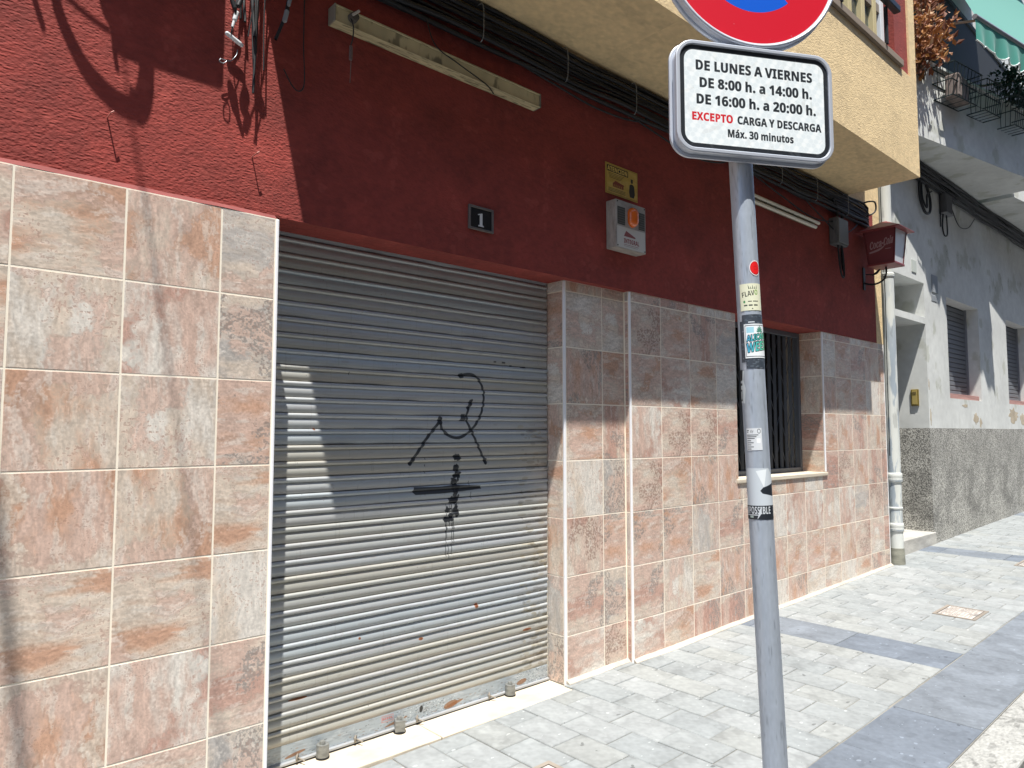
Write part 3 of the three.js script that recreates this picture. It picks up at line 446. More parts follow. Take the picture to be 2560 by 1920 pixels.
{ // lantern
  const X = 5.93, Z = 0.155, t = thing('wall_lantern', 'red square wall lantern with white script on a black curved bracket', 'lantern', [X, 2.86, Z]);
  const rm = std(0x7d3638, { roughness: 0.45 }), rd = std(0x5d181c, { roughness: 0.5 });
  const tp = 0.14, bt = 0.112, y0 = 3.035, y1 = 3.345;
  const panel = (ry, mat, name) => { const g = new THREE.BufferGeometry(); g.setAttribute('position', new THREE.Float32BufferAttribute([-bt, y0, bt, bt, y0, bt, tp, y1, tp, -tp, y1, tp], 3)); g.setAttribute('uv', new THREE.Float32BufferAttribute([0, 0, 1, 0, 1, 1, 0, 1], 2)); g.setIndex([0, 1, 2, 0, 2, 3]); g.rotateY(ry); g.translate(X, 0, Z); g.computeVertexNormals(); return part(t, name, g, mat); };
  const logo = canvasTex(512, 512, (g, w, h) => { g.fillStyle = '#70363a'; g.fillRect(0, 0, w, h); g.fillStyle = '#a08386'; g.save(); g.translate(40, 285); g.rotate(-0.13); g.transform(1, 0, -0.22, 1, 0, 0); wrapText(g, 'Coca-Cola', 10, 0, 430, 150, 'serif', 'italic bold'); g.restore(); g.beginPath(); g.moveTo(40, 322); g.bezierCurveTo(160, 300, 220, 290, 330, 240); g.bezierCurveTo(260, 320, 160, 335, 40, 345); g.fill(); g.fillRect(330, 300, 110, 10); });
  const dbl = m => { m.side = THREE.DoubleSide; return m; };
  panel(-Math.PI / 2, dbl(std(0xffffff, { map: logo, roughness: 0.35 })), 'script_panel'); panel(Math.PI / 2, dbl(std(0x70363a, { roughness: 0.4 })), 'glass_panel');
  panel(0, dbl(std(0xcfd3d6, { roughness: 0.3 })), 'glass_panel'); panel(Math.PI, dbl(std(0xcfd3d6, { roughness: 0.3 })), 'glass_panel');
  for (const [a, b] of [[1, 1], [1, -1], [-1, 1], [-1, -1]]) part(t, 'corner_bar', rod([X + a * bt, y0, Z + b * bt], [X + a * tp, y1, Z + b * tp], 0.008, 6), rd);
  part(t, 'roof', new THREE.CylinderGeometry(0.03, 0.275, 0.10, 4, 1).rotateY(Math.PI / 4).toNonIndexed().translate(X, y1 + 0.055, Z), rm); t.children[t.children.length - 1].geometry.computeVertexNormals();
  part(t, 'roof_edge', rbox(X - 0.197, X + 0.197, y1 - 0.002, y1 + 0.007, Z - 0.197, Z + 0.197, 0.002), rm);
  part(t, 'base', rbox(X - bt - 0.012, X + bt + 0.012, y0 - 0.02, y0, Z - bt - 0.012, Z + bt + 0.012, 0.004), rm);
  const br = part(t, 'bracket', merge([tube([[X, y0 - 0.02, Z], [X, y0 - 0.08, Z], [X, 2.9, Z - 0.02], [X, 2.865, Z - 0.09], [X, 2.87, Z - 0.16], [X, 2.89, -0.05]], 0.009, 40, 8), tube([[X, 2.97, -0.03], [X, 2.96, 0.06], [X, 3.0, 0.1], [X, 2.985, 0.075], [X, 2.95, 0.03]], 0.006, 30, 6)]), black);
  part(br, 'wall_plate', rbox(X - 0.025, X + 0.025, 2.82, 3.04, -0.0548, -0.045, 0.003), black);
}
{ // downpipe
  const X = 6.5, Z = -0.05, r = 0.066, t = thing('downpipe', 'flaking white rain pipe between the two buildings', 'drainpipe', [X, gy(X), Z]);
  const map = dataTex(512, (u, v, c) => { const a = fbm(u * 5, v * 24, 0x7fff, 5, 321), d = sstep(0.5, 0.6, fbm(u * 8 + 3, v * 40, 0x7fff, 5, 325)) * sstep(0.36, 0.2, v) * sstep(0.02, 0.08, v), e = sstep(0.66, 0.74, fbm(u * 9, v * 60, 0x7fff, 4, 331)); const k = 1 + 0.14 * (a - 0.5) - 0.12 * e; c[0] = (206 - 52 * d) * k; c[1] = (209 - 44 * d) * k; c[2] = (204 - 30 * d) * k; });
  const pm = std(0xffffff, { map, roughness: 0.6 });
  part(t, 'pipe', new THREE.CylinderGeometry(r, r, 9.3, 28, 1, true).translate(X, 4.65 + 0.1, Z), pm);
  for (const [y, h, e] of [[0.44, 0.09, 0.009], [0.66, 0.03, 0.006], [0.93, 0.1, 0.011], [3.02, 0.05, 0.008]]) part(t, 'joint_collar', new THREE.LatheGeometry([[r, 0], [r + e, 0.01], [r + e, h * 0.4], [r + e * 0.6, h * 0.5], [r + e, h * 0.6], [r + e, h - 0.01], [r, h]].map(p => new THREE.Vector2(...p)), 28).translate(X, y, Z), pm);
  part(t, 'pipe_foot', new THREE.CylinderGeometry(r + 0.006, r + 0.012, 0.16, 28).translate(X, gy(X) + 0.08, Z), std(0xa8aa9c, { map: mottle, roughness: 0.8 }));
  const w = thing('wall_wire', 'thin dark wire running up beside the white rain pipe', 'wire', [6.42, 1.5, -0.05]);
  part(w, 'strand', tube([[6.415, 1.2, -0.05], [6.412, 2.0, -0.045], [6.418, 2.8, -0.04], [6.41, 3.4, -0.045], [6.415, 4.4, -0.05], [6.415, 6, -0.05]], 0.004, 60, 6), black);
}
{ // hanging cable ends on the sunlit red wall
  const t = thing('hanging_cables', 'tangle of cut cables with taped ends and two clear connectors dangling on the red wall', 'cables', [-0.1, 2.8, -0.05]);
  const drops = [[-0.11, 3.7, 2.83, 0.004], [-0.117, 3.7, 2.79, 0.005], [-0.105, 3.7, 2.95, 0.006], [-0.19, 3.7, 3.1, 0.004], [-0.16, 3.7, 3.1, 0.005], [-0.075, 3.7, 2.9, 0.003], [-0.12, 3.7, 3.02, 0.007], [0.03, 3.7, 3.2, 0.005], [-0.15, 3.7, 3.08, 0.006]];
  for (const [x, a, b, r] of drops) { const z = rr(-0.045, -0.015); part(t, 'cable', tube([[x + rr(-0.03, 0.03), a, z], [x + rr(-0.012, 0.012), (2 * a + b) / 3, z + rr(0, 0.03)], [x + rr(-0.01, 0.01), (a + 2 * b) / 3, z + rr(0, 0.03)], [x, b, z + rr(0, 0.03)]], r, 40, 6), pick([cableMat, cableGrey])); }
  for (const [x, y, l, r, a] of [[-0.265, 3.185, 0.05, 0.015, 0.25], [-0.218, 3.19, 0.055, 0.014, -0.2], [-0.235, 3.09, 0.055, 0.009, 0.35], [-0.205, 3.1, 0.045, 0.0095, -0.3], [-0.15, 3.19, 0.008, 0.016, 0]]) part(t, 'taped_end', new THREE.CapsuleGeometry(r, l, 4, 10).rotateZ(a).translate(x, y, 0.075), black);
  for (const [pts, r] of [[[[-0.27, 3.6, 0.07], [-0.265, 3.3, 0.075], [-0.24, 3.14, 0.075], [-0.222, 3.04, 0.075]], 0.003], [[[-0.2, 3.6, 0.07], [-0.22, 3.3, 0.075], [-0.21, 3.15, 0.075], [-0.222, 3.04, 0.075]], 0.003], [[[-0.15, 3.6, 0.07], [-0.152, 3.3, 0.075], [-0.15, 3.15, 0.075], [-0.165, 2.98, 0.06]], 0.0028], [[[-0.12, 3.6, 0.06], [-0.14, 3.3, 0.07], [-0.17, 3.2, 0.075], [-0.2, 3.1, 0.075]], 0.0035], [[[-0.3, 3.14, 0.075], [-0.285, 3.16, 0.075], [-0.275, 3.13, 0.075], [-0.28, 3.08, 0.075], [-0.295, 3.09, 0.075], [-0.3, 3.14, 0.075]], 0.0026]]) part(t, 'strand', tube(pts, r, 30, 6), cableMat);
  part(t, 'wire_hook', tube([[-0.172, 2.96, -0.028], [-0.178, 2.935, -0.025], [-0.2, 2.902, -0.02], [-0.225, 2.895, -0.018], [-0.24, 2.893, -0.016], [-0.246, 2.884, -0.016], [-0.235, 2.878, -0.016], [-0.222, 2.886, -0.016], [-0.216, 2.896, -0.018]], 0.0022, 60, 6), std(0x8b9096, { metalness: 0.6, roughness: 0.35 }));
  const cm = new THREE.MeshPhysicalMaterial({ color: 0xd9dde0, roughness: 0.2, clearcoat: 0.5 });
  part(t, 'connector', merge([new THREE.CapsuleGeometry(0.0095, 0.03, 4, 12).rotateZ(-0.25).translate(-0.186, 3.09, -0.02), new THREE.CylinderGeometry(0.006, 0.006, 0.03, 10).rotateZ(-0.25).translate(-0.195, 3.055, -0.02)]), cm);
  part(t, 'connector', merge([new THREE.CapsuleGeometry(0.009, 0.055, 4, 12).rotateZ(1.15).translate(-0.192, 2.995, -0.02), new THREE.SphereGeometry(0.008, 10, 8).translate(-0.16, 2.98, -0.02)]), cm);
  part(t, 'strand', rod([-0.197, 3.045, -0.02], [-0.203, 3.005, -0.02], 0.003), cableGrey);
  const u = thing('shaded_cable_ends', 'pair of thin loose cable ends with grey terminals in the bay shadow', 'cables', [0.05, 2.88, -0.05]);
  part(u, 'cable', tube([[0.04, 3.7, -0.03], [0.035, 3.4, -0.03], [0.028, 3.24, -0.02], [0.012, 3.16, -0.02], [-0.02, 3.06, -0.025]], 0.007, 40, 6), cableMat);
  part(u, 'terminal', new THREE.CapsuleGeometry(0.01, 0.04, 4, 10).rotateZ(-0.2).translate(0.013, 3.165, -0.005), std(0x8f9296)); part(u, 'terminal', new THREE.CapsuleGeometry(0.008, 0.03, 4, 10).rotateZ(-0.2).translate(0.028, 3.235, -0.005), std(0x8f9296));
  part(u, 'wire_loop', tube([[0.11, 3.4, -0.04], [0.11, 3.1, -0.04], [0.11, 2.9, -0.035], [0.085, 2.875, -0.03], [0.06, 2.89, -0.03], [0.02, 2.95, -0.03]], 0.0028, 40, 6), cableGrey);
}
const nailM = std(0xb8776c, { roughness: 0.6 });
for (const [x, y, w] of [[-0.615, 2.555, 'red painted nail under the thick loop shadow on the red wall'], [-0.094, 2.55, 'red painted nail below the dangling cable tangle']]) {
  const t = thing('wall_nail', w, 'nail', [x, y, -0.055], { group: 'nails in the red wall' });
  part(t, 'shank', rod([x, y, -0.07], [x + 0.003, y + 0.004, -0.008], 0.0026, 6), nailM); part(t, 'head', rod([x + 0.003, y + 0.004, -0.008], [x + 0.012, y + 0.012, -0.008], 0.003, 6), nailM);
}
{ // meter cabinet, conduits and street-crossing cables above the frame, known by their shadows
  const t = thing('meter_cabinet', 'grey cabinet high on the red wall left of the bay', 'cabinet', [-0.55, 3.49, -0.055]);
  part(t, 'case', rbox(-0.745, -0.36, 3.49, 4.1, -0.0545, 0.165, 0.01), std(0x84888a)); part(t, 'door', rbox(-0.73, -0.375, 3.51, 4.08, 0.1652, 0.172, 0.003), std(0x8d9193));
  const c = thing('conduit_loop', 'thick looping cable beside the grey wall cabinet', 'cable', [-0.7, 3.45, 0.15]);
  const off = (p, t2) => [p[0] - 0.68 * t2, p[1] + 3.2 * t2, -0.055 + t2];
  const arc = [[-0.79, 3.0], [-0.784, 2.923], [-0.761, 2.849], [-0.727, 2.777], [-0.689, 2.712], [-0.643, 2.662], [-0.592, 2.625], [-0.545, 2.612], [-0.506, 2.632], [-0.486, 2.69], [-0.484, 2.768], [-0.484, 2.9]];
  part(c, 'conduit', merge([tube(arc.map(p => off(p, 0.25)), 0.0155, 80, 10), tube([[-0.53, 2.63], [-0.515, 2.625], [-0.5, 2.66], [-0.49, 2.75]].map(p => off(p, 0.25)), 0.022, 20, 8)]), cableMat);
  part(c, 'tape_tail', merge([tube([[-0.87, 3.0], [-0.845, 2.9], [-0.818, 2.815]].map(p => off(p, 0.24)), 0.009, 12, 8), tube([[-0.8, 2.97], [-0.745, 2.94], [-0.69, 2.905], [-0.62, 2.875]].map(p => off(p, 0.24)), 0.005, 14, 6), tube([[-0.62, 2.93], [-0.605, 2.85], [-0.597, 2.79], [-0.59, 2.75]].map(p => off(p, 0.24)), 0.008, 14, 6), tube([[-0.655, 3.1], [-0.645, 2.98], [-0.625, 2.93]].map(p => off(p, 0.24)), 0.012, 14, 6)]), cableMat);
  for (const [a, v, r, lab] of [[[-0.98, 5.29, -0.055], [-0.2167, 0.367, 1], 0.0052, 'overhead cable crossing the street from above the wall cabinet'], [[-1.43, 5.51, -0.055], [-0.333, 0.5, 1], 0.02, 'thick overhead cable bundle crossing the street farther from the bay']]) {
    const s = thing('street_cable', lab, 'cable', a, { group: 'cables crossing the street' }), at = k => [a[0] + v[0] * k, a[1] + v[1] * k, a[2] + v[2] * k];
    part(s, 'strand', tube([at(-0.01), at(1.5), at(3), at(5), at(8.68)], r, 40, 8), cableMat);
  }
}

// ------------------------------------------------------------------ the whitewashed building next door
const b2 = thing('whitewashed_building', 'old whitewashed building with rough grey base, shuttered windows and plant balcony', 'building', [9, 0, -0.6]);
{
  const plasterMap = dataTex(1024, (u, v, c) => { const a = fbm(u * 5, v * 5, 5, 6, 401), b = fbm(u * 40, v * 40, 40, 3, 405), st = sstep(0.56, 0.68, fbm(u * 9, v * 9, 9, 5, 409)), cr = sstep(0.985, 0.998, 1 - Math.abs(2 * fbm(u * 7, v * 7, 7, 5, 413) - 1)); const k = 1 + 0.14 * (a - 0.5) + 0.08 * (b - 0.5) - 0.10 * st - 0.2 * cr * st; c[0] = 204 * k; c[1] = 206 * k; c[2] = 203 * k - 6 * st; });
  const plaster = std(0xffffff, { map: plasterMap, roughness: 0.92, bumpMap: plasterMap, bumpScale: 0.004 });
  const stipMap = dataTex(1024, (u, v, c) => { const a = vnoise(u * 190, v * 210, 0x7fff, 421), b = vnoise(u * 380, v * 400, 0x7fff, 423), e = fbm(u * 5, v * 5, 5, 5, 425), p = sstep(0.55, 0.7, fbm(u * 7, v * 7, 7, 4, 433)); const k = (0.52 + 0.46 * sstep(0.25, 0.75, 0.6 * a + 0.4 * b)) * (1 + 0.3 * (e - 0.5) - 0.12 * p); c[0] = 200 * k; c[1] = 198 * k; c[2] = 190 * k; });
  const stip = std(0xffffff, { map: stipMap, roughness: 0.95, bumpMap: stipMap, bumpScale: 0.003 });
  const DX0 = 6.93, DX1 = 7.963, hole = (x0, x1, y0, y1) => new THREE.Path([new THREE.Vector2(x0, y0), new THREE.Vector2(x0, y1), new THREE.Vector2(x1, y1), new THREE.Vector2(x1, y0)]);
  const extr = (sh, d, z) => { const g = new THREE.ExtrudeGeometry(sh, { depth: d, bevelEnabled: false }); g.translate(0, 0, z - d); return metreUV(g, 2.4); };
  const rect = (x0, x1, y0, y1) => new THREE.Shape([new THREE.Vector2(x0, y0), new THREE.Vector2(x1, y0), new THREE.Vector2(x1, y1), new THREE.Vector2(x0, y1)]);
  const wins = [[8.735, 10.04], [11.4, 12.7], [14.2, 15.5]];
  const wall = new THREE.Shape([[6.37, 1.485], [DX0, 1.485], [DX0, 2.71], [DX1, 2.71], [DX1, 1.485], [24, 1.485], [24, 9.4], [6.37, 9.4]].map(p => new THREE.Vector2(...p))); wall.holes.push(hole(DX0, DX1, 2.785, 3.195)); for (const [a, b] of wins) wall.holes.push(hole(a, b, 1.86, 3.13));
  part(b2, 'wall', extr(wall, 0.7, -0.17), plaster);
  part(b2, 'base', merge([rect(6.37, DX0, -0.3, 1.4845), rect(DX1, 24, -0.3, 1.4845)].map(s => { const g = extr(s, 0.7, -0.167); return metreUV(g, 1.6); })), stip, 'rough grey stippled render base');
  part(b2, 'core', box(6.372, 24, -0.3, 9.4, -3, -0.871), masonry);
  part(b2, 'door', box(DX0, DX1, 0.29, 2.71, -0.8, -0.76), std(0x4c4a48));
  part(b2, 'transom_panel', box(DX0, DX1, 2.786, 3.194, -0.6, -0.55), std(0x8d9396, { map: mottle }));
  part(b2, 'step', rbox(DX0 - 0.02, DX1 + 0.045, 0.0, 0.286, -0.78, -0.155, 0.012), std(0xd6d6cf, { map: mottle, roughness: 0.9 }));
  const slatM = std(0x6c7076, { roughness: 0.6 });
  wins.forEach(([a, b]) => {
    const w = part(b2, 'window', box(a, b, 1.86, 3.13, -0.36, -0.345), std(0x45494e));
    for (let i = 0; i < 19; i++) { const y = 1.93 + i * 0.0625; part(w, 'blind_slat', rbox(a + 0.03, b - 0.03, y, y + 0.054, -0.344, -0.33, 0.006, 2), slatM); }
    part(w, 'sill', rbox(a, b, 1.8605, 1.925, -0.344, -0.2, 0.004), std(0xc79a92, { map: mottle }));
    part(w, 'side_rail', box(b - 0.03, b - 0.001, 1.926, 3.129, -0.344, -0.31), std(0x7c8086));
  });
  const sp = part(b2, 'intercom', rbox(7.945, 7.9625, 1.748, 1.944, -0.353, -0.268, 0.004), std(0xa08c4a, { metalness: 0.6, roughness: 0.35 }));
  part(sp, 'intercom_face', rbox(7.938, 7.9445, 1.765, 1.928, -0.339, -0.282, 0.003), std(0xd3bd76, { metalness: 0.5, roughness: 0.35 })); part(sp, 'button', rbox(7.934, 7.9378, 1.885, 1.915, -0.33, -0.291, 0.002), std(0x6a5d33));
  part(b2, 'vent', box(7.58, 7.72, 3.28, 3.42, -0.172, -0.162), std(0xb9bfb9)); part(b2, 'meter_hatch', box(8.22, 8.42, 3.13, 3.34, -0.172, -0.16), std(0x8e9398)); part(b2, 'meter_hatch', box(8.2, 8.4, 3.02, 3.09, -0.172, -0.165), std(0x868b90));
  // spots where the whitewash has come away
  const sand = std(0xd8ccb4, { roughness: 0.95, map: mottle, bumpMap: stipMap, bumpScale: 0.003 });
  for (const [cx, cy, rx, ry] of [[9.75, 1.62, 0.1, 0.07], [9.95, 1.57, 0.05, 0.06], [11.6, 1.7, 0.22, 0.1], [12.1, 1.64, 0.14, 0.09], [8.02, 1.62, 0.02, 0.08], [9.3, 1.78, 0.12, 0.02], [8.0, 2.0, 0.015, 0.05]]) { const sh = new THREE.Shape(); for (let i = 0; i <= 26; i++) { const a = i / 26 * Math.PI * 2, k = i === 26 ? 0 : i, w = 0.55 + 0.9 * vnoise(k * 0.8, cx * 7, 0x7fff, 720); const x = cx + rx * w * Math.cos(a), y = cy + ry * w * Math.sin(a); i ? sh.lineTo(x, y) : sh.moveTo(x, y); } part(b2, 'bare_patch', metreUV(new THREE.ExtrudeGeometry(sh, { depth: 0.004, bevelEnabled: false }).translate(0, 0, -0.1725), 1), sand); }
  // slanting balcony
  const f = x => 0.119 + 0.169 * (x - 7.2);
    const bal = part(b2, 'balcony', prism([[6.6, f(6.6)], [10.1, f(10.1) + 0.04], [10.1, -0.18], [6.6, -0.18]], 4.66, 4.84, 2.4), plaster, 'slanting balcony slab with peeling soffit');
  part(bal, 'parapet', prism([[6.6, f(6.6) - 0.002], [10.1, f(10.1) + 0.038], [10.1, f(10.1) - 0.07], [6.6, f(6.6) - 0.11]], 4.84, 5.53, 2.4), plaster);
  part(bal, 'parapet_cap', prism([[6.58, f(6.6) + 0.02], [10.12, f(10.1) + 0.06], [10.12, f(10.1) - 0.09], [6.58, f(6.6) - 0.13]], 5.53, 5.56, 2.4), plaster);
  part(b2, 'upper_balcony', prism([[6.6, f(6.6) + 0.2], [10.3, f(10.3) + 0.2], [10.3, -0.18], [6.6, -0.18]], 7.75, 7.95, 2.4), plaster);
  const bal2 = part(b2, 'balcony', prism([[10.28, 0.25], [11.3, 0.36], [13.8, 0.75], [13.8, -0.18], [10.28, -0.18]], 4.66, 5.5, 2.4), plaster, 'next slanting balcony farther along');
  part(bal2, 'balcony_cap', prism([[10.26, 0.28], [13.82, 0.78], [13.82, -0.18], [10.26, -0.18]], 5.501, 5.53, 2.4), plaster);
  part(b2, 'door_and_shade_sheet', box(7.5, 21, 4.9, 7.2, -0.175, -0.15), std(0x1c2126, { roughness: 0.75 }));  // dark door, carried on along the wall as a sheet standing for deep shade
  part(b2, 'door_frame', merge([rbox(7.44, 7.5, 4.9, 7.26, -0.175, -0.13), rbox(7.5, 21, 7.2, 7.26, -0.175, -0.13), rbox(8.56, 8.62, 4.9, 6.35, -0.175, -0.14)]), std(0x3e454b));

  // awning
  const aw = thing('green_awning', 'sunlit green fabric awning with scalloped white-edged valance over the balcony', 'awning', [8.2, 5.95, 0.3]);
  const fo = x => f(x) + 0.4, A = 7.53, Bx = 9.9, fab = new THREE.MeshPhysicalMaterial({ color: 0x3d9485, roughness: 0.95, transmission: 0.25, thickness: 0, side: THREE.DoubleSide });
  { const P = [], U = [], I = []; const nx = 24, ny = 8; for (let i = 0; i <= nx; i++) for (let j = 0; j <= ny; j++) { const x = A + (Bx - A) * i / nx, t = j / ny; P.push(x + 0.03 * t, 5.985 + 1.75 * t, fo(x) - 0.62 * t - 0.03 * Math.sin(Math.PI * t)); U.push(i / nx, t); } for (let i = 0; i < nx; i++) for (let j = 0; j < ny; j++) { const a = i * (ny + 1) + j, b = a + ny + 1; I.push(a, b, b + 1, a, b + 1, a + 1); }
    const g = new THREE.BufferGeometry(); g.setAttribute('position', new THREE.Float32BufferAttribute(P, 3)); g.setAttribute('uv', new THREE.Float32BufferAttribute(U, 2)); g.setIndex(I); g.computeVertexNormals(); part(aw, 'canopy', g, fab); }
  part(aw, 'front_bar', merge([rod([A, 5.965, fo(A)], [Bx, 5.965, fo(Bx)], 0.028, 12)]), std(0x9a9aa0, { metalness: 0.4, roughness: 0.4 }));
  const edge = []; { const P = [], U = [], I = [], n = 96, m = 6; for (let i = 0; i <= n; i++) { const x = A + (Bx - A) * i / n, ph = (x - A) / 0.235, sc = Math.abs(Math.sin(Math.PI * ph)), yb = 5.70 - 0.055 * sc, wave = 0.02 * Math.sin(ph * 5.1) + 0.012 * Math.sin(ph * 2.3); edge.push([x, yb, fo(x) + 0.005 + wave]); for (let j = 0; j <= m; j++) { const t = j / m; P.push(x, 5.945 + (yb - 5.945) * t, fo(x) + 0.005 + wave * t); U.push(i / n, t); } } for (let i = 0; i < n; i++) for (let j = 0; j < m; j++) { const a = i * (m + 1) + j, b = a + m + 1; I.push(a, a + 1, b + 1, a, b + 1, b); }
    const g = new THREE.BufferGeometry(); g.setAttribute('position', new THREE.Float32BufferAttribute(P, 3)); g.setAttribute('uv', new THREE.Float32BufferAttribute(U, 2)); g.setIndex(I); g.computeVertexNormals(); const vl = part(aw, 'valance', g, fab); part(vl, 'white_edging', new THREE.TubeGeometry(new THREE.CatmullRomCurve3(edge.map(p => new THREE.Vector3(...p))), 200, 0.008, 5), std(0xe6ece8, { side: THREE.DoubleSide })); }
  for (const x of [7.62, 9.7]) part(aw, 'folding_arm', merge([rod([x, 5.95, fo(x)], [x + 0.02, 6.1, 0.1], 0.015), rod([x + 0.02, 6.1, 0.1], [x, 6.2, -0.16], 0.015)]), std(0xa08a78, { roughness: 0.5 }));

  // wire planters hung on the parapet
  const wire = std(0x2d3a3a, { metalness: 0.5, roughness: 0.5 });
  const planters = [[7.40, 8.0, 'wire planter with a pale pot under the dry orange shrub'], [8.12, 8.55, 'empty wire planter between two others on the balcony parapet'], [8.84, 9.26, 'wire planter under the dark bush at the end of the parapet']];
  for (const [xa, xb, lab] of planters) {
    const t = thing('wire_planter', lab, 'planter', [(xa + xb) / 2, 5.12, f((xa + xb) / 2) + 0.12], { group: 'wire planters on the balcony' });
    const yt = 5.49, yb = 5.14, d0 = 0.015, d1 = 0.25, L = [], fr = [[xa, d0], [xb, d0], [xb, d1], [xa, d1]], q = (p, y, s) => { const cx = (xa + xb) / 2; const x = cx + (p[0] - cx) * s; return [x, y, f(x) + d0 + (p[1] - d0) * (s < 1 ? 0.8 : 1)]; };
    for (const [y, s] of [[yt, 1], [yb, 0.86], [(yt + yb) / 2, 0.93]]) for (let i = 0; i < 4; i++) L.push(rod(q(fr[i], y, s), q(fr[(i + 1) % 4], y, s), 0.007, 5));
    part(t, 'frame', merge(L), wire); const bars = [];
    for (let i = 0; i <= 8; i++) { const x = xa + (xb - xa) * i / 8; bars.push(rod(q([x, d1], yt, 1), q([x, d1], yb, 0.86), 0.004, 4)); if (i % 2 === 0) bars.push(rod(q([x, d0], yb, 0.86), q([x, d1], yb, 0.86), 0.004, 4)); } for (let i = 1; i < 4; i++) bars.push(rod(q([xa, d0 + (d1 - d0) * i / 4], yt, 1), q([xa, d0 + (d1 - d0) * i / 4], yb, 0.86), 0.004, 4));
    part(t, 'bar', merge(bars), wire);
  }
  { const t = thing('flower_pot', 'pale rectangular flower trough inside the first wire planter', 'flower pot', [7.7, 5.16, f(7.7) + 0.1]); part(t, 'trough', rbox(7.55, 7.92, 5.16, 5.42, f(7.7) + 0.05, f(7.7) + 0.19, 0.015), std(0x9c8f88, { map: mottle })); part(t, 'soil', box(7.56, 7.91, 5.40, 5.425, f(7.7) + 0.06, f(7.7) + 0.18), std(0x3a2f28)); }
  // leaves
  const leafGeo = (list, len, wd) => { const P = [], N = []; const q = new THREE.Quaternion(), e = new THREE.Euler(), v = new THREE.Vector3(); for (const [x, y, z, s] of list) { e.set(rr(-1.2, 1.2), rr(0, 6.3), rr(-1.4, 1.4)); q.setFromEuler(e); const pts = [[0, 0, 0], [wd * s, len * s * 0.45, 0.1 * len * s], [0, len * s, 0], [-wd * s, len * s * 0.45, 0.1 * len * s]].map(p => v.set(...p).applyQuaternion(q).toArray().map((k, i) => k + [x, y, z][i])); P.push(...pts[0], ...pts[1], ...pts[2], ...pts[0], ...pts[2], ...pts[3]); } const g = new THREE.BufferGeometry(); g.setAttribute('position', new THREE.Float32BufferAttribute(P, 3)); g.computeVertexNormals(); return g; };
  const leafM = c => new THREE.MeshPhysicalMaterial({ color: c, roughness: 0.75, transmission: 0.3, thickness: 0, side: THREE.DoubleSide });
  { const t = thing('orange_shrub', 'dry orange-leaved shrub spilling over the balcony end', 'shrub', [7.2, 5.3, f(7.2) + 0.1]);
    const stem = []; const tips = []; for (let i = 0; i < 16; i++) { const x = rr(6.7, 7.45), y = rr(5.4, 6.5), z = f(x) + rr(0.0, 0.25); tips.push([x, y, z]); stem.push(tube([[7.1 + rr(-0.1, 0.1), 5.3, f(7.1) + 0.05], [(x + 7.1) / 2 + rr(-0.08, 0.08), (y + 5.3) / 2, (z + f(7.1)) / 2 + 0.04], [x, y, z]], 0.006, 14, 5)); }
    part(t, 'stem', merge(stem), std(0x5b3f2c));
    for (const [c, n] of [[0xa06432, 420], [0x7a4428, 420], [0xc28a4c, 260], [0xd8b48c, 90]]) { const l = []; for (let i = 0; i < n; i++) { const p = pick(tips), k = Math.pow(rnd(), 0.5), a = rr(0, 6.28); l.push([p[0] + 0.2 * k * Math.cos(a), p[1] + 0.22 * k * rr(-1, 1), p[2] + 0.16 * k * Math.sin(a), rr(0.7, 1.25)]); } part(t, 'foliage', leafGeo(l, 0.085, 0.022), leafM(c)); } }
  { const t = thing('dark_bush', 'dark glossy-leaved bush at the awning end of the parapet', 'bush', [9.4, 5.56, f(9.4)]);
    part(t, 'stem', merge([0, 1, 2, 3].map(i => rod([9.2 + i * 0.14, 5.5, f(9.3) - 0.05], [9.15 + i * 0.2, 5.9, f(9.3) + 0.02], 0.008, 5))), std(0x2c2a22));
    const l = []; for (let i = 0; i < 700; i++) { const x = rr(8.98, 9.95); l.push([x, rr(5.5, 6.02) - 0.1 * Math.abs(x - 9.4), f(x) + rr(-0.1, 0.16), rr(0.7, 1.2)]); } part(t, 'foliage', leafGeo(l, 0.06, 0.017), leafM(0x24352a)); const l2 = []; for (let i = 0; i < 60; i++) { const x = rr(8.98, 9.9); l2.push([x, rr(5.5, 5.95), f(x) + 0.17, 0.7]); } part(t, 'leaf_glint', leafGeo(l2, 0.04, 0.016), leafM(0xc9ccd2)); }  // the pale leaflets are painted glints of light on the dark leaves
  { const t = thing('rolled_mat', 'pale woven mat hanging behind the valance', 'mat', [9.5, 5.9, f(9.5) + 0.2]); part(t, 'sheet', prism([[9.18, f(9.18) + 0.2], [10.0, f(10) + 0.2], [10.0, f(10) + 0.185], [9.18, f(9.18) + 0.185]], 5.88, 6.12), std(0xb9aaa2, { map: mottle })); }
  // cables of this building
  const c = thing('neighbour_cable_bundle', 'black cable bundle under the slanting balcony of the white building', 'cables', [9.5, 4.5, -0.15]);
  for (let i = 0; i < 13; i++) { const y = 4.64 - i * 0.0195 + rr(-0.006, 0.006), r = pick([0.008, 0.011, 0.014, 0.018]), pts = []; for (let k = 0; k <= 14; k++) pts.push([6.45 + k * 0.62, y + rr(-0.012, 0.012) + (k < 2 ? 0 : 0), -0.165 + r + rr(0, 0.03)]); part(c, 'cable', tube(pts, r, 90, 6), i % 4 === 1 ? cableGrey : cableMat); }
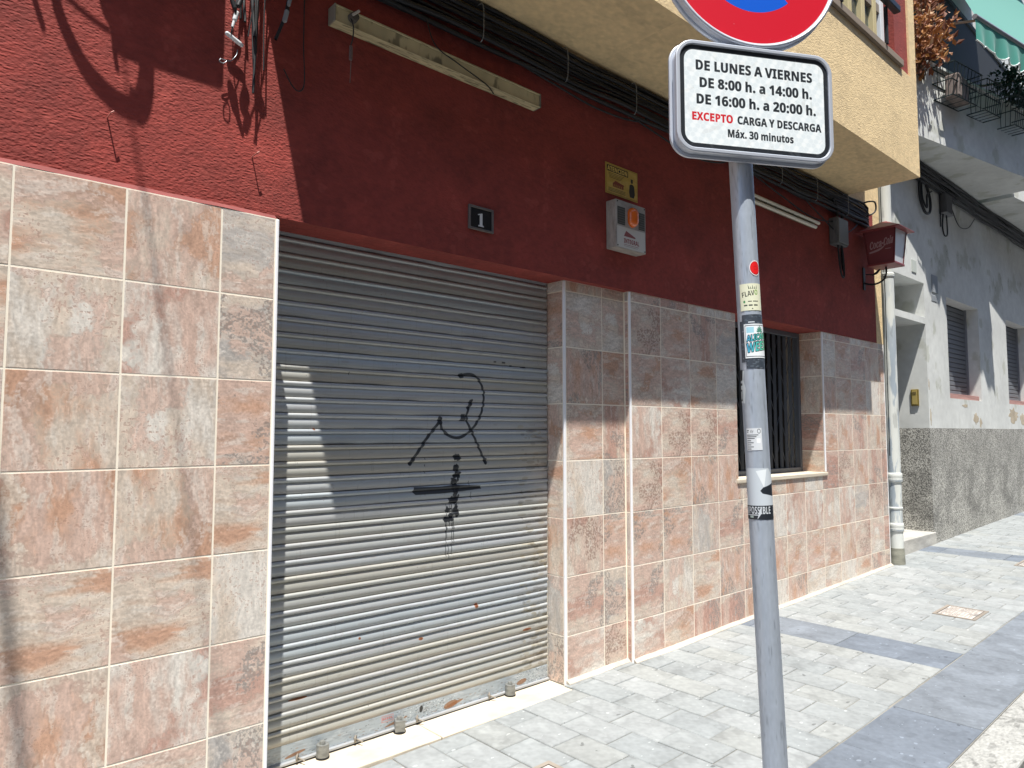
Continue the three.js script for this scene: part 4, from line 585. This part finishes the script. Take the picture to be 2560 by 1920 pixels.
  part(c, 'cable_loop', merge([tube([[7.9, 4.45, -0.15], [7.86, 4.2, -0.14], [7.98, 4.05, -0.13], [8.14, 4.08, -0.13], [8.2, 4.25, -0.14], [8.12, 4.42, -0.15]], 0.016, 50, 6), tube([[7.95, 4.42, -0.15], [7.95, 4.2, -0.14], [8.05, 4.12, -0.13], [8.1, 4.28, -0.14], [8.3, 4.38, -0.15]], 0.011, 50, 6), tube([[9.0, 4.35, -0.15], [9.3, 4.15, -0.15], [9.7, 4.2, -0.15], [10.0, 4.38, -0.15]], 0.006, 30, 5)]), cableMat);
  const j = thing('black_splice_box', 'small dark splice box hanging under the cable bundle of the white building', 'junction box', [8.75, 4.1, -0.15]);
  part(j, 'case', rbox(8.62, 8.86, 4.18, 4.42, -0.17, -0.09, 0.01), std(0x4d4e50)); part(j, 'cover_lip', rbox(8.61, 8.87, 4.17, 4.185, -0.17, -0.08, 0.003), std(0x77787a)); part(j, 'tail', merge([tube([[8.66, 4.18, -0.14], [8.65, 4.0, -0.15], [8.68, 3.9, -0.14], [8.74, 3.91, -0.13], [8.75, 4.18, -0.13]], 0.009, 30, 6), rod([8.6, 4.45, -0.15], [8.6, 4.0, -0.155], 0.007, 5)]), cableMat);
}

// ------------------------------------------------------------------ traffic sign in front
{
  const sc = 0.82, base = [0.6367, 0.003, 1.775], t = thing('parking_sign', 'grey pole with no parking disc and loading hours plate, covered in stickers', 'traffic sign', base, { local: true });
  const lean = new THREE.Quaternion().setFromUnitVectors(new THREE.Vector3(0, 1, 0), new THREE.Vector3(-0.0107, 1, -0.031).normalize());
  const R = 0.0321, TOPY = 2.86;
  const poleMap = dataTex(256, (u, v, c) => { const a = fbm(u * 24, v * 3, 0x7fff, 3, 501), b = fbm(u * 6, v * 30, 0x7fff, 4, 505), d = sstep(0.68, 0.76, fbm(u * 30, v * 90, 0x7fff, 3, 509)); const spg = vnoise(u * 40, v * 700, 0x7fff, 513); const k = 1 + 0.08 * (a - 0.5) + 0.09 * (b - 0.5) - 0.12 * d + 0.05 * (spg - 0.5); c[0] = 170 * k; c[1] = 179 * k; c[2] = 190 * k; });
  const pg = new THREE.CylinderGeometry(R, R, TOPY, 48, 1, false); { const p = pg.attributes.position; for (let i = 0; i < p.count; i++) { const a = Math.atan2(p.getX(i), p.getZ(i)), k = 1 - 0.012 * Math.max(0, Math.cos(a * 12)); p.setX(i, p.getX(i) * k); p.setZ(i, p.getZ(i) * k); } pg.computeVertexNormals(); }
  pg.translate(0, TOPY / 2, 0);
  const pole = part(t, 'pole', pg, std(0xffffff, { map: poleMap, roughness: 0.42, metalness: 0.25 })); pole.quaternion.copy(lean);
  part(t, 'base_collar', new THREE.CylinderGeometry(R + 0.004, R + 0.014, 0.04, 28).translate(0, 0.02, 0), std(0x8f938f, { map: mottle }));
  // stickers: curved sheets that hug the pole
  const TH = -61 * Math.PI / 180, D2 = Math.PI / 180;
  const sticker = (y, h, a, b, tex, r = 0.0008, o = {}) => { const g = new THREE.CylinderGeometry(R + r, R + r, h * 0.957, 20, 1, true, TH + a * D2, (b - a) * D2); g.translate(0, 1.437 + 0.957 * (y - 1.437), 0); const m = part(pole, 'sticker', g, new THREE.MeshStandardMaterial({ map: tex, roughness: 0.5, alphaTest: 0.5, ...o })); return m; };
  const cv = (w, h, d) => canvasTex(w, h, d);
  sticker(1.905, 0.046, 11, 78, cv(128, 128, (g) => { g.clearRect(0, 0, 128, 128); g.fillStyle = '#e8dede'; g.beginPath(); g.arc(64, 64, 62, 0, 7); g.fill(); g.fillStyle = '#8e1418'; g.beginPath(); g.arc(64, 64, 55, 0, 7); g.fill(); g.fillStyle = '#dd1419'; g.beginPath(); g.arc(62, 62, 50, 0, 7); g.fill(); g.strokeStyle = '#b81016'; g.lineWidth = 4; g.strokeRect(48, 50, 30, 26); }));
  sticker(1.821, 0.078, -40, 75, cv(256, 220, (g, w, h) => { g.fillStyle = '#dfe0c4'; g.fillRect(0, 0, w, h); g.fillStyle = '#3d4a3a'; for (let i = 0; i < 5; i++) { g.beginPath(); g.moveTo(96 + i * 20, 46); g.lineTo(90 + i * 24, 10 + (i % 2) * 12); g.lineTo(108 + i * 20, 44); g.fill(); } g.save(); g.translate(22, 112); g.rotate(-0.12); g.fillStyle = '#e9eadb'; g.strokeStyle = '#23261f'; g.lineWidth = 7; g.font = 'bold 58px sans-serif'; g.fillStyle = '#2c3028'; g.fillText('FLAV', 0, 0); g.fillStyle = '#6d9a3c'; g.fillText('O', g.measureText('FLAV').width, 0); g.restore(); g.fillStyle = '#4b8a55'; g.beginPath(); g.arc(46, 148, 11, 0, 7); g.fill(); g.fillStyle = '#4b4f46'; g.fillRect(84, 142, 40, 8); g.fillRect(136, 142, 60, 8); g.fillRect(40, 172, 36, 12); g.fillRect(90, 172, 40, 12); g.fillRect(144, 172, 44, 12); g.fillRect(120, 202, 14, 8); }));
  sticker(1.693, 0.155, -52, 140, cv(256, 256, (g, w, h) => { g.fillStyle = '#3a424c'; g.fillRect(0, 0, w, h); for (let i = 0; i < 260; i++) { g.fillStyle = pick(['rgba(150,165,178,0.35)', 'rgba(30,34,40,0.4)', 'rgba(210,218,224,0.3)']); g.fillRect(rnd() * w, rnd() * h, rr(2, 26), rr(1, 5)); } g.fillStyle = '#cfd6da'; g.fillRect(60, 34, 40, 5); g.clearRect(0, 0, 20, 30); g.clearRect(0, 225, 34, 31); }));
  sticker(1.694, 0.098, -28, 125, cv(360, 260, (g, w, h) => { g.fillStyle = '#e9eef0'; g.fillRect(0, 0, w, h); g.strokeStyle = '#2b343a'; g.lineWidth = 5; g.strokeRect(12, 12, w - 24, h - 24); const gr = g.createLinearGradient(0, 0, w, 0); gr.addColorStop(0, '#3f9fd6'); gr.addColorStop(0.6, '#58c7a2'); gr.addColorStop(1, '#9fd45a'); g.fillStyle = '#9fd0de'; g.fillRect(26, 24, 80, 44); g.fillStyle = '#4f8a78'; for (let i = -3; i <= 3; i++) { g.save(); g.translate(176, 66); g.rotate(i * 0.45); g.beginPath(); g.ellipse(0, -26, 7, 26 - Math.abs(i) * 3, 0, 0, 7); g.fill(); g.restore(); } g.save(); g.transform(1, -0.1, -0.08, 1, 0, 0); g.lineWidth = 12; g.strokeStyle = '#16262e'; g.lineJoin = 'round'; for (const [s, y, z] of [['ALICANTE', 138, 62], ['WEED', 222, 96]]) { g.font = `bold ${z}px sans-serif`; g.strokeText(s, 34, y); g.fillStyle = gr; g.fillText(s, 34, y); } g.restore(); }), 0.0016);
  sticker(1.565, 0.1, -90, -32, cv(128, 200, (g, w, h) => { g.clearRect(0, 0, w, h); g.fillStyle = '#c8d0d2'; g.beginPath(); g.moveTo(30, 0); g.lineTo(110, 10); g.lineTo(90, 60); g.lineTo(116, 110); g.lineTo(96, 196); g.lineTo(20, 190); g.fill(); g.fillStyle = '#23272b'; g.beginPath(); g.moveTo(0, 0); g.lineTo(86, 4); g.lineTo(74, 62); g.lineTo(0, 70); g.fill(); g.fillRect(0, 78, 66, 14); g.strokeStyle = '#23272b'; g.lineWidth = 10; g.strokeRect(8, 120, 46, 56); }));
  sticker(1.415, 0.062, -48, 26, cv(256, 256, (g, w, h) => { g.fillStyle = '#d5d9dc'; g.fillRect(0, 0, w, h); g.fillStyle = '#3c4248'; g.font = 'italic bold 40px serif'; g.fillText('Gy', 70, 50); g.fillRect(10, 20, 40, 10); g.fillRect(10, 38, 30, 10); g.strokeStyle = '#3c4248'; g.lineWidth = 7; g.beginPath(); g.arc(212, 36, 24, 0, 7); g.stroke(); for (let i = 0; i < 3; i++) g.fillRect(10, 74 + i * 20, 190 - i * 30, 10); for (let i = 0; i < 5; i++) g.fillRect(10, 140 + i * 24, 70 + (i % 2) * 40, 10); g.fillStyle = '#f1f3f3'; g.fillRect(170, 120, 60, 50); }));
  sticker(1.262, 0.145, -88, 82, cv(400, 340, (g, w, h) => { g.clearRect(0, 0, w, h); g.fillStyle = '#c3cbd1'; g.beginPath(); g.moveTo(70, 0); g.lineTo(330, 4); g.lineTo(396, 60); g.lineTo(392, 120); g.lineTo(300, 150); g.lineTo(392, 160); g.lineTo(398, 250); g.lineTo(10, 250); g.lineTo(60, 150); g.lineTo(40, 60); g.fill(); g.fillStyle = '#e2e8ea'; g.beginPath(); g.moveTo(180, 20); g.lineTo(300, 10); g.lineTo(260, 130); g.fill(); g.fillStyle = '#20262d'; g.beginPath(); g.moveTo(250, 128); g.lineTo(398, 100); g.lineTo(398, 190); g.lineTo(330, 180); g.lineTo(240, 168); g.lineTo(216, 150); g.fill(); g.fillRect(0, 246, 398, 90); g.fillStyle = '#c6ccd0'; g.font = 'bold 60px sans-serif'; g.save(); g.translate(8, 300); g.scale(0.96, 1.1); g.fillText('IMPOSSIBLE', -18, 0); g.restore(); g.fillRect(0, 304, 200, 6); g.beginPath(); g.moveTo(170, 336); g.lineTo(200, 270); g.lineTo(226, 250); g.lineTo(214, 300); g.fill(); g.fillStyle = '#9fb0a9'; g.fillRect(80, 312, 46, 14); }));
  // heads
  const ry = -29.4 * D2, cx = 0.5988 - base[0], cz = 1.752 - base[2];
  const W = 0.471, H = 0.304, RD = 0.271, dep = 0.026;
  const rrect = (w, h, r) => { const s = new THREE.Shape(); s.moveTo(-w / 2 + r, -h / 2); s.lineTo(w / 2 - r, -h / 2); s.absarc(w / 2 - r, -h / 2 + r, r, -Math.PI / 2, 0); s.lineTo(w / 2, h / 2 - r); s.absarc(w / 2 - r, h / 2 - r, r, 0, Math.PI / 2); s.lineTo(-w / 2 + r, h / 2); s.absarc(-w / 2 + r, h / 2 - r, r, Math.PI / 2, Math.PI); s.lineTo(-w / 2, -h / 2 + r); s.absarc(-w / 2 + r, -h / 2 + r, r, Math.PI, 1.5 * Math.PI); return s; };
  const put = m => { m.position.set(cx, 0, cz); m.rotation.y = ry; };
  const cyP = 2.3415 - base[1], cyD = 2.772 - base[1];
  const hex = (g, w, h) => { const s = w / 30; for (let r = 0; r < h / s * 1.3; r++) for (let k = 0; k < 31; k++) { g.fillStyle = (r + k) % 3 ? 'rgba(176,194,200,0.13)' : 'rgba(255,255,255,0.3)'; g.beginPath(); const x = (k + (r & 1) / 2) * s, y = r * s * 0.8; for (let i = 0; i < 6; i++) g.lineTo(x + s * 0.46 * Math.cos(i * Math.PI / 3 + 0.52), y + s * 0.46 * Math.sin(i * Math.PI / 3 + 0.52)); g.fill(); } };
  const plateTex = canvasTex(1536, 993, (g, w, h) => {
    g.fillStyle = '#e8eff0'; g.fillRect(0, 0, w, h); hex(g, w, h);
    g.strokeStyle = '#23282e'; g.lineWidth = 46; const m = 30, r = 120; g.beginPath(); g.moveTo(m + r, m); g.arcTo(w - m, m, w - m, h - m, r); g.arcTo(w - m, h - m, m, h - m, r); g.arcTo(m, h - m, m, m, r); g.arcTo(m, m, w - m, m, r); g.closePath(); g.stroke();
    g.fillStyle = '#22282e';
    g.lineWidth = 5; g.lineJoin = 'round';
    wrapText(g, 'DE LUNES A VIERNES', 160, 240, 1205, 128); wrapText(g, 'DE 8:00 h. a 14:00 h.', 195, 404, 1165, 128); wrapText(g, 'DE 16:00 h. a 20:00 h.', 162, 564, 1235, 128);
    wrapText(g, 'CARGA Y DESCARGA', 572, 722, 872, 104); g.fillStyle = '#cf1f2c'; wrapText(g, 'EXCEPTO', 118, 722, 415, 104); g.fillStyle = '#22282e'; wrapText(g, 'Máx. 30 minutos', 470, 856, 680, 100);
    for (let i = 0; i < 130; i++) { g.fillStyle = pick(['rgba(120,118,110,0.05)', 'rgba(150,140,120,0.06)', 'rgba(255,255,255,0.08)']); g.beginPath(); g.ellipse(rnd() * w, rnd() * h, rr(6, 90), rr(3, 26), rr(0, 3), 0, 7); g.fill(); } g.lineWidth = 1.5; for (let i = 0; i < 26; i++) { g.strokeStyle = 'rgba(90,94,98,0.35)'; g.beginPath(); const x = rnd() * w, y = rnd() * h; g.moveTo(x, y); g.lineTo(x + rr(-40, 40), y + rr(-20, 50)); g.stroke(); } for (let i = 0; i < 16; i++) { g.fillStyle = 'rgba(110,100,84,0.10)'; g.fillRect(rnd() * w, rr(0, 0.4) * h, rr(2, 6), rr(60, 300)); }
  });
  const fu = (geo, w, h) => { const p = geo.attributes.position, u = geo.attributes.uv; for (let i = 0; i < p.count; i++) u.setXY(i, p.getX(i) / w + 0.5, p.getY(i) / h + 0.5); return geo; };
  const hoursFace = fu(new THREE.ShapeGeometry(rrect(W - 0.014, H - 0.014, 0.046), 10), W - 0.014, H - 0.014);
  const ring = rrect(W, H, 0.05); ring.holes.push(rrect(W - 0.014, H - 0.014, 0.044));
  const plate = part(t, 'hours_plate', new THREE.ExtrudeGeometry(rrect(W - 0.002, H - 0.002, 0.05), { depth: dep - 0.004, bevelEnabled: false, curveSegments: 10 }).translate(0, cyP, -0.001), alu, 'white plate with loading hours in black and red'); put(plate);
  part(plate, 'rim', new THREE.ExtrudeGeometry(ring, { depth: 0.004, bevelEnabled: true, bevelSize: 0.0025, bevelThickness: 0.0025, bevelSegments: 2, curveSegments: 10 }).translate(0, cyP, dep - 0.004), alu);
  part(plate, 'back_rim', new THREE.ExtrudeGeometry(rrect(W + 0.012, H + 0.012, 0.055), { depth: 0.005, bevelEnabled: true, bevelSize: 0.002, bevelThickness: 0.002, bevelSegments: 2, curveSegments: 10 }).translate(0, cyP, -0.009), alu);
  part(plate, 'print', hoursFace.translate(0, cyP, dep - 0.0024), std(0xffffff, { map: plateTex, roughness: 0.4 }));
  const discTex = canvasTex(1024, 1024, (g, w) => { const c = w / 2; g.fillStyle = '#dfe6ea'; g.fillRect(0, 0, w, w); const k = (r, f) => { g.fillStyle = f; g.beginPath(); g.arc(c, c, r * c, 0, 7); g.fill(); }; k(0.975, '#d2192f'); k(0.64, '#0a5ccf'); g.save(); g.beginPath(); g.arc(c, c, 0.66 * c, 0, 7); g.clip(); g.translate(c, c); g.rotate(Math.PI / 4); g.fillStyle = '#d2192f'; g.fillRect(-c, -0.115 * w, w, 0.23 * w / 1.6); g.restore(); for (let i = 0; i < 60; i++) { g.fillStyle = 'rgba(235,240,245,0.7)'; g.fillRect(rnd() * w, rnd() * w, rr(1, 5), rr(1, 4)); } });
  const dTrans = [0, cyD, 0];
  const disc = part(t, 'no_parking_disc', new THREE.CylinderGeometry(RD - 0.002, RD - 0.002, dep - 0.004, 64).rotateX(Math.PI / 2).translate(0, cyD, dep / 2 - 0.004), alu, 'round blue and red no parking disc'); put(disc);
  part(disc, 'rim', new THREE.TorusGeometry(RD - 0.003, 0.005, 10, 72).translate(0, cyD, dep - 0.004), alu); part(disc, 'back_rim', new THREE.TorusGeometry(RD, 0.006, 10, 72).translate(0, cyD, -0.004), alu);
  part(disc, 'print', fu(new THREE.CircleGeometry(RD - 0.005, 72), 2 * RD - 0.01, 2 * RD - 0.01).translate(0, cyD, dep - 0.0048), std(0xffffff, { map: discTex, roughness: 0.35 }));
  for (const y of [cyP - 0.08, cyP + 0.08, cyD - 0.12, cyD + 0.12]) { const c = part(t, 'clamp', rbox(-0.05, 0.05, y - 0.012, y + 0.012, -0.03, -0.011, 0.003), alu); put(c); }
}

// ------------------------------------------------------------------ lids in the pavement
{
  const lidMap = dataTex(256, (u, v, c) => { const a = vnoise(u * 30, v * 30, 30, 601), b = fbm(u * 8, v * 8, 8, 3, 603); const k = (0.62 + 0.5 * a) * (1 + 0.2 * (b - 0.5)); c[0] = 212 * k; c[1] = 204 * k; c[2] = 196 * k; });
  const lid = (name, label, x0, x1, z0, z1, n, m) => {
    const x = (x0 + x1) / 2, z = (z0 + z1) / 2, w = x1 - x0, d = z1 - z0, t = thing(name, label, 'access cover', [x, gy(x) + 0.0022, z], { local: true, group: 'covers in the pavement' }); t.rotation.z = tilt;
    const fm = std(0xb3aa9d, { map: mottle, metalness: 0.2, roughness: 0.7 }), lm = std(0xffffff, { map: lidMap, metalness: 0.2, roughness: 0.6 });
    part(t, 'frame', merge([box(-w / 2, w / 2, -0.02, 0.003, -d / 2, -d / 2 + 0.022), box(-w / 2, w / 2, -0.02, 0.003, d / 2 - 0.022, d / 2), box(-w / 2, -w / 2 + 0.022, -0.02, 0.0028, -d / 2 + 0.022, d / 2 - 0.022), box(w / 2 - 0.022, w / 2, -0.02, 0.0028, -d / 2 + 0.022, d / 2 - 0.022)]), fm);
    part(t, 'groove', box(-w / 2 + 0.022, w / 2 - 0.022, -0.02, 0.0016, -d / 2 + 0.022, d / 2 - 0.022), std(0x3b3530));
    const studs = [box(-w / 2 + 0.028, w / 2 - 0.028, -0.01, 0.0022, -d / 2 + 0.028, d / 2 - 0.028)]; part(t, 'plate', studs[0], lm);
    const sg = []; for (let i = 0; i < n; i++) for (let j = 0; j < m; j++) { const px = -w / 2 + 0.04 + (w - 0.08) * (i + 0.5) / n, pz = -d / 2 + 0.04 + (d - 0.08) * (j + 0.5) / m; sg.push(new THREE.BoxGeometry((w - 0.08) / n * 0.55, 0.0045, (d - 0.08) / m * 0.55).rotateY((i + j) % 2 ? 0.785 : -0.785).translate(px, 0.004, pz)); }
    const s = part(t, 'tread_pattern', merge(sg), lm); s.userData.kind = 'stuff';
  };
  lid('access_cover', 'reddish patterned cover set in the pale pavers before the window', 4.75, 5.09, 0.815, 1.095, 10, 8);
  lid('access_cover', 'cream metal cover before the roller shutter, half out of view', 0.70, 1.063, 0.473, 0.84, 5, 5);
  lid('access_cover', 'pale cover by the far dark band near the doorstep', 7.15, 7.55, 0.78, 1.06, 8, 6);
}
renderer.render(scene, camera);
